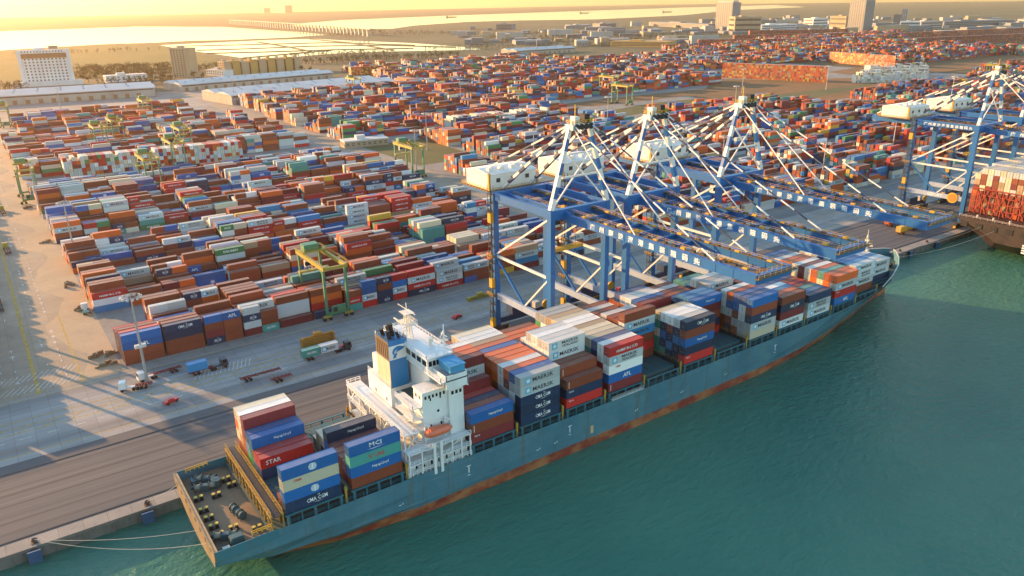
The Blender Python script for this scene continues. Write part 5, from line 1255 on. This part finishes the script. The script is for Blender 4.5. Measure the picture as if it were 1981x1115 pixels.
container(112.3, 53.3, 1.5, 'grey', 20, 'MAERSK', "pale grey container behind the dark truck cab on the apron", "containers on trucks", True)
truck(81, 66.0, "truck with a blue container parked near the light mast", M_cab2, R(2), 8.0)
container(73.0, 65.0, 1.5, 'sky blue', 20, None, "sky blue container on the truck beside the light mast", "containers on trucks", True)
truck(63.5, 71.5, "white truck with empty trailer behind the light mast base", M_cabw, R(186), 9)
truck(57.5, 66.8, "white truck cab with short trailer left of the light mast", M_cabw, R(165), 5)
truck(98.0, 51.6, "dark red empty trailer frame, the longer one on the apron", headless=True, L=13)
truck(99.5, 45.4, "dark red empty trailer frame, the shorter one on the apron", headless=True, L=7)
truck(414.5, 27.6, "truck carrying a red container on the berth by the second ship", M_cab2, R(2))
container(402.0, 26.6, 1.5, 'orange', 40, None, "orange red container on the truck at the berth, behind the yellow one", "containers on trucks")
truck(405.6, 16.6, "truck carrying yellow containers on the berth by the second ship", M_cab2, R(3))
container(393.0, 15.3, 1.5, 'yellow', 20, None, "yellow container at the rear of the berth truck", "containers on trucks"); container(399.2, 15.5, 1.5, 'yellow', 20, None, "yellow container behind the cab of the berth truck", "containers on trucks")
truck(306, 36, "dark empty truck on the berth under the third crane", M_cab2, R(3), 9)
truck(54.6, 146.2, "small truck with a teal tank by the second stack", M_cabw, R(88), 3.5, paint("teal tank", (0.04, 0.22, 0.22), 0.5))
for x, y, lab in ((38.4, 352, "dusty truck at the far end of the lane"), (35.2, 262, "truck with dark trailer half way up the lane"), (26.5, 205, "dark truck at the left picture edge"), (27.5, 176, "second dark truck at the left picture edge")):
    truck(x, y, lab, M_cab2 if x < 30 else M_ry, R(92), 10, M_bogie)
# orange and yellow handling gear on the ground
def spreader_pile(x, y, label, mat, n=4):
    t = thing("cargo_spreader", (x, y, 0.02), label, "spreader")
    mb = MB()
    for q in range(n):
        z = q * 0.75; mb.box(-5.9, 5.9, -0.35, 0.35, z + 0.1, z + 0.65)
        for sx in (-5.5, 5.5): mb.box(sx - 0.3, sx + 0.3, -1.2, 1.2, z + 0.05, z + 0.6)
        mb.bar((-2.4, -0.9, z + 0.3), (2.4, 0.9, z + 0.3), 0.25)
    mb.build("frame", mat, t, off=LOCAL)
    mb = MB(); mb.box(-1.4, 1.4, -0.9, 0.9, n * 0.75, n * 0.75 + 0.9); mb.cyl((-0.8, -1, n * 0.75 + 0.6), (-0.8, 1, n * 0.75 + 0.6), 0.5, 10); mb.build("headblock", mat, t, off=LOCAL)
M_so = paint("spreader orange", (0.46, 0.21, 0.03), 0.6, amount=0.4)
spreader_pile(115.5, 64.5, "orange spreader frames piled on the apron behind the green truck", M_so, 5)
spreader_pile(184, 68, "yellow spreader frames on the apron left of the nearest crane", M_ry, 2)
spreader_pile(221, 41, "yellow spreader frame on the berth below the second crane", M_ry, 3)
spreader_pile(262, 30, "long yellow spreader lying on the berth below the third crane", M_ry, 2)
spreader_pile(289, 36, "brown spreader frames on the berth near the forward bays", M_so, 4)
for x, y, lab in ((64.5, 51.0, "small red car alone on the sunlit apron"), (121, 56, "small red car beside the green truck"), (166, 56, "small red car on the apron left of the nearest crane"), (233, 41, "small red car on the berth beneath the cranes")):
    t = thing("parked_car", (x, y, 0.02), lab, "car", "red cars on the apron", R(20))
    mb = MB(); mb.box(-2.1, 2.1, -0.85, 0.85, 0.4, 0.95); mb.hexa([(-1.5, -0.8, 0.95), (1.0, -0.8, 0.95), (1.0, 0.8, 0.95), (-1.5, 0.8, 0.95), (-1.1, -0.65, 1.5), (0.5, -0.65, 1.5), (0.5, 0.65, 1.5), (-1.1, 0.65, 1.5)]); mb.build("body", paint("car red", (0.5, 0.03, 0.03), 0.3, amount=0.1), t, off=LOCAL)
    mb = MB(); wheels(mb, (-1.3, 1.3), 0.8, 0, 0.33); mb.build("wheels", M_tyre, t, off=LOCAL)
M_scrap = paint("gear brown", (0.26, 0.18, 0.10), 0.7, dirt=(0.05, 0.045, 0.04), amount=0.7, scale=1.0)
for k, (x, y) in enumerate(((53.5, 92), (54, 100), (53.5, 152), (52, 186), (51.5, 266), (51, 356))):
    t = thing("cargo_gear", (x, y, 0.012), "low pile of brown lashing gear at the lane edge, %s from the apron" % ORD[k], "gear pile", "piles of gear at the ends of the stacks", R(rnd.uniform(0, 180)))
    for q in range(5):
        mb = MB(); a = rnd.uniform(-2.4, 2.4); b2 = rnd.uniform(-2.0, 2.0); ll = rnd.uniform(1.0, 2.6); hh = rnd.uniform(0.4, 1.3); cc = rnd.uniform(0, PI)
        mb.bar((a - ll * math.cos(cc), b2 - ll * math.sin(cc), hh / 2), (a + ll * math.cos(cc), b2 + ll * math.sin(cc), hh / 2), rnd.uniform(0.3, 1.1), hh); mb.box(a - 0.3, a + 0.3, b2 - 0.4, b2 + 0.4, hh, hh + 0.35)
        mb.build("gear_frame", M_scrap, t, off=LOCAL)
# quay furniture: bollards, fenders, mooring lines
M_fend = paint("fender blue", (0.008, 0.085, 0.20), 0.5, amount=0.4)
FX = [2, 24.9, 47.8, 328, 351, 374, 397]
for k, x in enumerate(FX):
    t = thing("quay_fender", (x, -0.05, -1.2), "blue fender panel on the quay wall, %s along from the picture's left" % ORD[k], "fender", "blue fenders on the quay wall")
    mb = MB(); mb.box(-1.3, 1.3, -1.5, -1.0, -2.6, 1.1, 0); mb.box(-1.1, 1.1, -1.54, -1.5, -0.6, -0.5, 0); mb.build("panel", M_fend, t, off=LOCAL)
    mb = MB(); mb.cyl((0, -1.0, 0.2), (0, 0, 0.2), 0.7, 12, 0); mb.cyl((0, -1.0, -1.4), (0, 0, -1.4), 0.7, 12, 0); mb.build("rubber_cone", M_tyre, t, off=LOCAL)
BX = [2.5, 25.4, 48.4, 323, 346, 369, 392]
for k, x in enumerate(BX):
    mb = MB(); mb.cyl((x, 1.6, 0.12), (x, 1.6, 0.75), 0.42, 10); mb.cyl((x, 1.6, 0.75), (x, 1.5, 1.0), 0.65, 10, 0, 0.5); mb.box(x - 0.7, x + 0.7, 0.9, 2.3, 0.12, 0.2)
    tag(mb.build("quay_bollard", paint("bollard brown", (0.09, 0.045, 0.03), 0.7, amount=0.4)), "rusty bollard on the quay cope, %s along from the picture's left" % ORD[k], "bollard", "bollards on the quay edge")
M_rope = paint("mooring rope", (0.55, 0.48, 0.38), 0.9)
def rope(p, q, sag, label, r=0.055):
    mb = MB(); p = Vector(p); q = Vector(q); n = 16; prev = p
    for k in range(1, n + 1):
        s2 = k / n; c = p.lerp(q, s2) - Vector((0, 0, 4 * sag * s2 * (1 - s2))); mb.cyl(prev, c, r, 5); prev = c
    tag(mb.build("mooring_line", M_rope), label, "rope", "mooring lines of the ships")
rope((25.4, 1.5, 1.0), (54.5, -26.0, 7.4), 1.2, "pale stern mooring line, the upper of two to the transom")
rope((25.4, 1.6, 0.9), (54.5, -31.0, 7.2), 2.0, "pale stern mooring line, the lower of two to the transom")
rope((48.4, 1.5, 1.0), (54.6, -6.0, 7.3), 0.3, "short stern mooring line from the nearer bollard")
rope((369, 1.5, 1.0), (403.2, -16.0, 9.6), 1.4, "mooring line from quay to the dark ship's stern, upper one")
rope((346, 1.5, 1.0), (403.2, -22.0, 9.0), 3.0, "long mooring line from quay to the dark ship's stern, lower one")
rope((346, 1.5, 1.0), (300, -13.0, 13.4), 1.5, "bow mooring line from the blue ship to the quay")
# ------------------------------------------------------------------ buildings beyond the yard
M_bw = paint("building white", (0.66, 0.66, 0.66), 0.8, dirt=(0.35, 0.32, 0.28), amount=0.35, scale=0.06)
M_bt = paint("building tan", (0.42, 0.31, 0.20), 0.8, amount=0.3, scale=0.06); M_by = paint("building ochre", (0.46, 0.28, 0.09), 0.8, amount=0.3, scale=0.06)
M_roof = paint("warehouse roof", (0.60, 0.57, 0.54), 0.9, dirt=(0.42, 0.34, 0.27), amount=0.5, scale=0.03, streak=(1, 0.3, 1)); M_roofd = paint("roof lights", (0.20, 0.24, 0.28), 0.4, amount=0.4)
M_wall = paint("warehouse wall", (0.40, 0.36, 0.31), 0.8, dirt=(0.16, 0.13, 0.10), amount=0.7, scale=0.05); M_brk = paint("brown band", (0.26, 0.15, 0.08), 0.8, amount=0.3)
M_glass2 = paint("window grey", (0.045, 0.055, 0.07), 0.25, amount=0.2); M_tow = paint("tower grey", (0.16, 0.18, 0.21), 0.6, amount=0.3, scale=0.05); M_towl = paint("tower pale", (0.40, 0.37, 0.35), 0.7, amount=0.3, scale=0.05)
def local_frame(a, b2):
    A = Vector((*a, 0)); B2 = Vector((*b2, 0)); d = B2 - A
    return A, math.atan2(d.y, d.x), d.length
def facade(mb, L, z0, z1, nx, nz, y, m, fw=0.5, fh=0.5, d=0.25):
    for i in range(nx):
        for k in range(nz):
            x = L * (i + 0.5 - fw / 2) / nx; z = z0 + (z1 - z0) * (k + 0.5 - fh / 2) / nz
            mb.box(x, x + L / nx * fw, y - d, y - 0.04, z, z + (z1 - z0) / nz * fh, m)
def block_building(name, a, b2, depth, hgt, label, cat, wall, nx, nz, roofmat=None, fw=0.5, fh=0.5, extra=None, group=None, side=True, band=False):
    A, rz, L = local_frame(a, b2)
    t = thing(name, tuple(A), label, cat, group, rz)
    mb = MB(); mb.box(0, L, 0, depth, -0.5, hgt); mb.build("wall", wall, t, off=LOCAL)
    mb = MB(); mb.box(-0.4, L + 0.4, -0.4, depth + 0.4, hgt, hgt + 0.9); mb.box(L * 0.3, L * 0.5, depth * 0.3, depth * 0.7, hgt + 0.9, hgt + 4); mb.build("roof", roofmat or wall, t, off=LOCAL)
    zs = (hgt - 2.5) / nz; wx = L / nx
    if band:
        for k in range(nz): mb = MB(); z = 1.5 + zs * (k + 0.5 - fh / 2); mb.box(L * 0.03, L * 0.97, -0.1, -0.02, z, z + zs * fh); mb.build("window_band", M_glass2, t, off=LOCAL)
    else:
        mw = MB(); mw.box(0, wx * fw, -0.1, -0.02, 0, zs * fh); me = mw.data("window", [M_glass2]); rest = MB(); cnt = 0
        for k in reversed(range(nz)):
            for i in range(nx):
                x = wx * (i + 0.5 - fw / 2); z = 1.5 + zs * (k + 0.5 - fh / 2); cnt += 1
                if cnt <= 100: o = bpy.data.objects.new("window", me); COL.objects.link(o); o.parent = t; o.location = (x, 0, z)
                else: rest.box(x, x + wx * fw, -0.1, -0.02, z, z + zs * fh)
        if rest.v: rest.build("windows", M_glass2, t, off=LOCAL)['kind'] = 'stuff'
    if side:
        for k in range(nz): mb = MB(); z = 1.5 + zs * (k + 0.5 - fh / 2); mb.box(-0.08, -0.02, depth * 0.08, depth * 0.92, z, z + zs * fh); mb.build("side_window_band", M_glass2, t, off=LOCAL)
    if extra: extra(t, L)
    return t
# the white hotel with its framed front
def hotel_extra(t, L):
    mb = MB(); mb.box(-1.5, 3.5, -2.2, 0, 0, 52.6, 0); mb.box(L - 3.5, L + 1.5, -2.2, 0, 0, 52.6, 0); mb.box(3.5, L - 3.5, -2.2, 0, 47.5, 52.6, 0); mb.build("frame", M_bw, t, off=LOCAL)
    mb = MB(); mb.box(3.6, L - 3.6, -0.7, -0.12, 40.5, 47.2); mb.build("brown_band", M_brk, t, off=LOCAL)
    for k in range(14): mb = MB(); mb.box(5 + k * (L - 10) / 14, 6.5 + k * (L - 10) / 14, -2.3, -2.2, 49, 51); mb.build("frame_opening", M_glass2, t, off=LOCAL)
    mb = MB(); mb.box(L * 0.62, L * 0.80, 4, 12, 53, 57); mb.prism([(L * 0.58, 2), (L * 0.84, 2), (L * 0.84, 14), (L * 0.58, 14)], 57, 57.6); mb.bar((L * 0.7, 8, 57.6), (L * 0.7, 8, 62), 0.4); mb.build("roof_pavilion", M_wall, t, off=LOCAL)
    mb = MB(); mb.box(-16, L + 12, -12, 0, 0, 7); mb.build("podium", M_bw, t, off=LOCAL)
block_building("hotel_building", (115.6, 1243.3), (182.5, 1233.3), 22, 51, "white framed slab building with a brown band under its roof", "building", M_bw, 13, 11, None, 0.42, 0.5, hotel_extra)
block_building("tower_block", UX(336, 150), UX(364, 151), 24, 46, "lone tan tower block between the white slab building and the ponds", "building", M_bt, 5, 14, None, 0.45, 0.4)
for k in range(9):
    p, q = (424 + k * 17, 146 - k * 1.25), (436 + k * 17, 147 - k * 1.25)
    block_building("apartment_block", UX(*p), UX(*q), 14, rnd.choice((20, 22, 23)), "%s ochre apartment block in the row behind the warehouses, counted from the left" % ORD[k], "building", M_by if k % 2 else M_bt, 3, 6, None, 0.5, 0.5, None, "ochre apartment blocks in a row")
def warehouse(a, b2, depth, hgt, label, ridge=3.5, ext=0):
    A, rz, L = local_frame(a, b2)
    t = thing("warehouse", tuple(A), label, "warehouse", None, rz)
    mb = MB(); mb.box(0, L, 0, depth, -0.5, hgt); mb.build("wall", M_wall, t, off=LOCAL)
    mb = MB(); n = 2
    for k in range(n):
        y0, y1 = depth * k / n - (0.8 if k == 0 else 0), depth * (k + 1) / n + (0.8 if k == n - 1 else 0); ym = (y0 + y1) / 2
        mb.face([(-1, y0, hgt), (L + 1, y0, hgt), (L + 1, ym, hgt + ridge), (-1, ym, hgt + ridge)]); mb.face([(-1, ym, hgt + ridge), (L + 1, ym, hgt + ridge), (L + 1, y1, hgt), (-1, y1, hgt)])
        mb.face([(-1, y1, hgt), (-1, y0, hgt), (-1, ym, hgt + ridge)]); mb.face([(L + 1, y0, hgt), (L + 1, y1, hgt), (L + 1, ym, hgt + ridge)])
    mb.build("roof", M_roof, t, off=LOCAL); rf = t.children[-1]
    mb = MB()
    for k in range(int(L / 26)):
        for q in range(n):
            x = 10 + k * 26; y0 = depth * q / n; ym = y0 + depth / n / 2
            mb.face([(x, y0 + 2, hgt + 0.08 + ridge * 2 * 2 * n / depth / 2), (x + 2.4, y0 + 2, hgt + 0.08 + ridge * 2 * 2 * n / depth / 2), (x + 2.4, ym - 2, hgt + ridge + 0.08 - ridge * 2 * 2 * n / depth / 2), (x, ym - 2, hgt + ridge + 0.08 - ridge * 2 * 2 * n / depth / 2)])
    mb.build("skylights", M_roofd, rf, off=LOCAL)
    for k in range(int(L / 14)): mb = MB(); mb.box(5 + k * 14, 10 + k * 14, -0.1, -0.02, 0, 5.2); mb.build("door", M_brk, t, off=LOCAL)
    mb = MB(); mb.box(2, L - 2, -0.14, -0.02, hgt - 2.4, hgt - 1.0); mb.build("window_band", M_glass2, t, off=LOCAL)
warehouse(UX(-90, 211), UX(302, 186), 75, 11, "long pale roofed warehouse below the white slab building")
warehouse(UX(352, 178), UX(645, 152), 60, 9, "farther pale warehouse behind the big one with a grey front")
warehouse(UX(450, 204), UX(765, 172), 85, 11, "big pale roofed warehouse with a grey front beside the container yard")
warehouse(UX(1000, 108), UX(1112, 101), 60, 10, "distant white warehouse behind the orange stacks")
for a, b2, d, h, lab, wl in ((UX(400, 146), UX(433, 148), 20, 9, "small white office with flat roof before the apartment row", M_bw), (UX(206, 160), UX(285, 155), 22, 9, "low white office wing behind the long warehouse", M_bw), (UX(668, 288), UX(752, 280), 14, 5, "low tan shed inside the grassy lot", M_bt)):
    block_building("office_building", a, b2, d, h, lab, "building", wl, 8, 2, M_roof, 0.5, 0.45)
strip("car_park", 150, 285, 800, 905, 0.02, M_apron)
t = None
# skyline on the right
def tower_extra(t, L):
    mb = MB(); mb.box(2, L - 2, 4, 30, 96, 103); mb.bar((L / 2, 15, 103), (L / 2, 15, 112), 1.2); mb.build("roof_crown", M_towl, t, off=LOCAL)
block_building("office_tower", UX(1383, 56), UX(1414, 57), 40, 95, "tall grey tower with a stepped crown at the skyline", "building", M_tow, 8, 22, None, 0.35, 0.7, tower_extra)
block_building("office_tower", UX(1638, 62), UX(1668, 63), 40, 98, "tallest dark grey tower block at the right skyline", "building", M_tow, 7, 24, None, 0.4, 0.6)
block_building("office_tower", UX(1726, 53), UX(1740, 53), 30, 44, "shorter grey twin tower right of the tallest tower, left half", "building", M_tow, 4, 12, None, 0.4, 0.6); block_building("office_tower", UX(1741, 52), UX(1752, 52), 30, 62, "shorter grey twin tower right of the tallest tower, right half", "building", M_towl, 3, 14, None, 0.4, 0.6)
for a, b2, d, h, lab, wl in ((UX(1420, 65), UX(1471, 64), 60, 52, "broad tan block right of the stepped tower", M_bt), (UX(1472, 62), UX(1540, 60), 60, 22, "white low plant building between the two tall towers", M_bw), (UX(1572, 55), UX(1600, 54), 50, 34, "white block left of the tallest tower", M_bw), (UX(1603, 60), UX(1634, 61), 50, 48, "tan block touching the tallest tower's left side", M_bt),
                             (UX(1740, 60), UX(1778, 60), 60, 28, "white boxy building right of the twin towers", M_bw), (UX(1780, 58), UX(1822, 57), 60, 26, "pale banded building at the right skyline", M_towl), (UX(1825, 54), UX(1960, 50), 80, 20, "long grey shed at the far right skyline", M_tow), (UX(1102, 56), UX(1145, 55), 60, 14, "blue grey shed by the river's near bank", M_towl), (UX(1160, 54), UX(1192, 53), 60, 16, "dark roofed shed by the river's near bank", M_tow),
                             (UX(960, 58), UX(990, 58), 40, 22, "clustered grey block on the river bank", M_tow), (UX(1255, 50), UX(1370, 56), 60, 16, "grey plant hall left of the stepped tower", M_tow), (UX(1180, 90), UX(1290, 92), 60, 12, "orange roofed hall beyond the middle stacks", M_by)):
    block_building("plant_building", a, b2, d, h, lab, "building", wl, 6, 3, None, 0.5, 0.4, band=True)
for a, b2, h, lab in (((526, 25), (552, 25.5), 120, "hazy block building on the far horizon"), ((498, 25), (511, 25), 80, "smaller hazy building left of the horizon block")):
    block_building("horizon_building", UX(*a), UX(*b2), 120, h, lab, "building", M_tow, 6, 4, band=True)
# viaduct over the river
P = [UX(445, 47), UX(520, 53), UX(580, 58), UX(640, 63), UX(720, 72)]
t = thing("river_bridge", (*P[0], 0), "long hazy viaduct on many piers across the bright river", "bridge")
dk = MB(); O = Vector((*P[0], 0))
for a, b2 in zip(P[:-1], P[1:]):
    A = Vector((*a, 0)) - O; B2 = Vector((*b2, 0)) - O; n = max(3, int((B2 - A).length / 55))
    dk.bar(A + Vector((0, 0, 27)), B2 + Vector((0, 0, 27)), 14, 3.0)
    for k in range(n): c = A.lerp(B2, k / n); pr = MB(); pr.box(c.x - 2.5, c.x + 2.5, c.y - 5, c.y + 5, 0, 25.6); pr.build('pier', M_towl, t, off=LOCAL)
dk.build("deck", M_towl, t, off=LOCAL)
for px, py, lab in ((873, 34, "dark barge on the pale river, left of the others"), (1130, 26, "small dark barge in the middle of the river"), (1290, 24, "dark barge near the right end of the river")):
    x, y = UX(px, py); t = thing("river_barge", (x, y, 0.3), lab, "boat", "barges on the far river", R(-30))
    mb = MB(); mb.hexa([(-40, -6, 0), (40, -6, 0), (40, 6, 0), (-40, 6, 0), (-46, -8, 6), (50, -8, 6), (50, 8, 6), (-46, 8, 6)]); mb.build("hull", M_dark, t, off=LOCAL)
    mb = MB(); mb.box(-40, -28, -6, 6, 6, 16); mb.build("wheelhouse", M_towl, t, off=LOCAL)
mb = MB()
for _ in range(260):
    px = rnd.uniform(880, 2000); py = rnd.uniform(48, 90) if px < 1350 else rnd.uniform(36, 68)
    if px < 1200 and py < 56: continue
    x, y = UX(px, py); w = rnd.uniform(15, 90); d = rnd.uniform(12, 40); h = rnd.choice((6, 8, 10, 14, 20)); a = R(rnd.choice((-35, -30, 55, -20)))
    cs = [(x + p * w * math.cos(a) - q * d * math.sin(a), y + p * w * math.sin(a) + q * d * math.cos(a)) for p, q in ((0, 0), (1, 0), (1, 1), (0, 1))]
    mb.prism(cs, -0.5, h, rnd.randrange(4), rnd.choice((0, 1, 2, 4, 3)))
tag(mb.build("distant_town", [M_tow, M_towl, M_tow, M_bt, M_roofd]), kind='stuff')
# ------------------------------------------------------------------ trees
m, n, l, b = new_mat("leaves")
oi = n.new("ShaderNodeNewGeometry")
c = mixc(m, oi.outputs['Random Per Island'], (0.018, 0.034, 0.010), (0.055, 0.062, 0.018)); l.new(c, b.inputs['Base Color']); b.inputs['Roughness'].default_value = 0.9
M_leaf = m; M_bark = paint("bark", (0.10, 0.07, 0.045), 0.95)
def crown(mb, c, r, h, n):
    """leaf clumps spread unevenly through a crown"""
    lobes = [(Vector((rnd.uniform(-0.6, 0.6) * r, rnd.uniform(-0.6, 0.6) * r, rnd.uniform(0.25, 0.8) * h)), rnd.uniform(0.35, 0.65) * r) for _ in range(5)]
    for _ in range(n):
        lc, lr = rnd.choice(lobes); v = Vector((rnd.gauss(0, 1), rnd.gauss(0, 1), rnd.gauss(0, 0.8)))
        p = Vector(c) + lc + v.normalized() * lr * rnd.uniform(0.4, 1.05)
        s2 = r * rnd.uniform(0.10, 0.22); a = Vector((rnd.gauss(0, 1), rnd.gauss(0, 1), rnd.gauss(0, 1))).normalized(); b2 = a.orthogonal().normalized()
        mb.face([p - a * s2, p + b2 * s2 * 0.8, p + a * s2, p - b2 * s2 * 0.8])
def wood(pts, dens, jy, h0=8, h1=14, leaves=26):
    mb = MB()
    for (a, b2, cnt) in pts:
        A = Vector((*UX(*a), 0)); B2 = Vector((*UX(*b2), 0))
        for _ in range(int(cnt * dens)):
            p = A.lerp(B2, rnd.random()) + Vector((rnd.gauss(0, 1) * jy * 0.4, rnd.gauss(0, 1) * jy, 0)); h = rnd.uniform(h0, h1)
            mb.bar(p, p + Vector((0, 0, h * 0.5)), 0.6, None, 1); crown(mb, p + Vector((0, 0, h * 0.25)), h * 0.42, h * 0.75, leaves)
    return mb
mb = wood([((150, 138), (330, 132), 160), ((150, 150), (330, 146), 110), ((365, 140), (430, 130), 60), ((585, 125), (900, 108), 200), ((560, 112), (760, 104), 90), ((640, 70), (900, 66), 120), ((700, 62), (1000, 68), 140), ((900, 75), (1400, 72), 220), ((0, 178), (40, 172), 30), ((200, 165), (330, 160), 50), ((820, 98), (1200, 88), 120), ((1000, 66), (1640, 74), 240), ((160, 143), (330, 139), 120), ((960, 82), (1340, 78), 160), ((0, 110), (340, 96), 40), ((640, 118), (760, 112), 70), ((1660, 66), (1981, 60), 90)], 1.0, 16)
tag(mb.build("distant_woods", [M_leaf, M_bark]), kind='stuff')
for k, (px, py, h) in enumerate(((318, 156, 15), (330, 160, 13), (296, 152, 14), (375, 152, 12), (392, 154, 11), (584, 140, 12), (600, 141, 11), (160, 158, 14), (172, 160, 12), (188, 156, 13))):
    x, y = UX(px, py); t = thing("broadleaf_tree", (x, y, 0), "%s dusty green tree, counted rightwards, among buildings behind the warehouses" % ORD[k], "tree", "trees between the far buildings")
    mb = MB(); mb.cyl((0, 0, -0.4), (0, 0, h * 0.5), 0.45, 8, 0, 0.22)
    for q in range(4): a = q * 1.6 + k; mb.cyl((0, 0, h * 0.4), (h * 0.22 * math.cos(a), h * 0.22 * math.sin(a), h * 0.68), 0.16, 6, 0, 0.07)
    mb.build("trunk", M_bark, t, off=LOCAL)
    mb = MB(); crown(mb, (0, 0, h * 0.25), h * 0.42, h * 0.75, 160); mb.build("crown", M_leaf, t, off=LOCAL)
# ------------------------------------------------------------------ the air
m = bpy.data.materials.new("warm haze"); m.use_nodes = True; nt = m.node_tree
nt.nodes.remove(nt.nodes["Principled BSDF"])
pv = nt.nodes.new("ShaderNodeVolumePrincipled"); pv.inputs['Color'].default_value = (0.97, 0.68, 0.43, 1); pv.inputs['Density'].default_value = 0.000045; pv.inputs['Anisotropy'].default_value = 0.72
nt.links.new(pv.outputs[0], nt.nodes["Material Output"].inputs['Volume'])
mb = MB(); mb.box(-9100, 15100, -4100, 15100, -9.0, 140.0)
tag(mb.build("haze", m), kind='stuff')
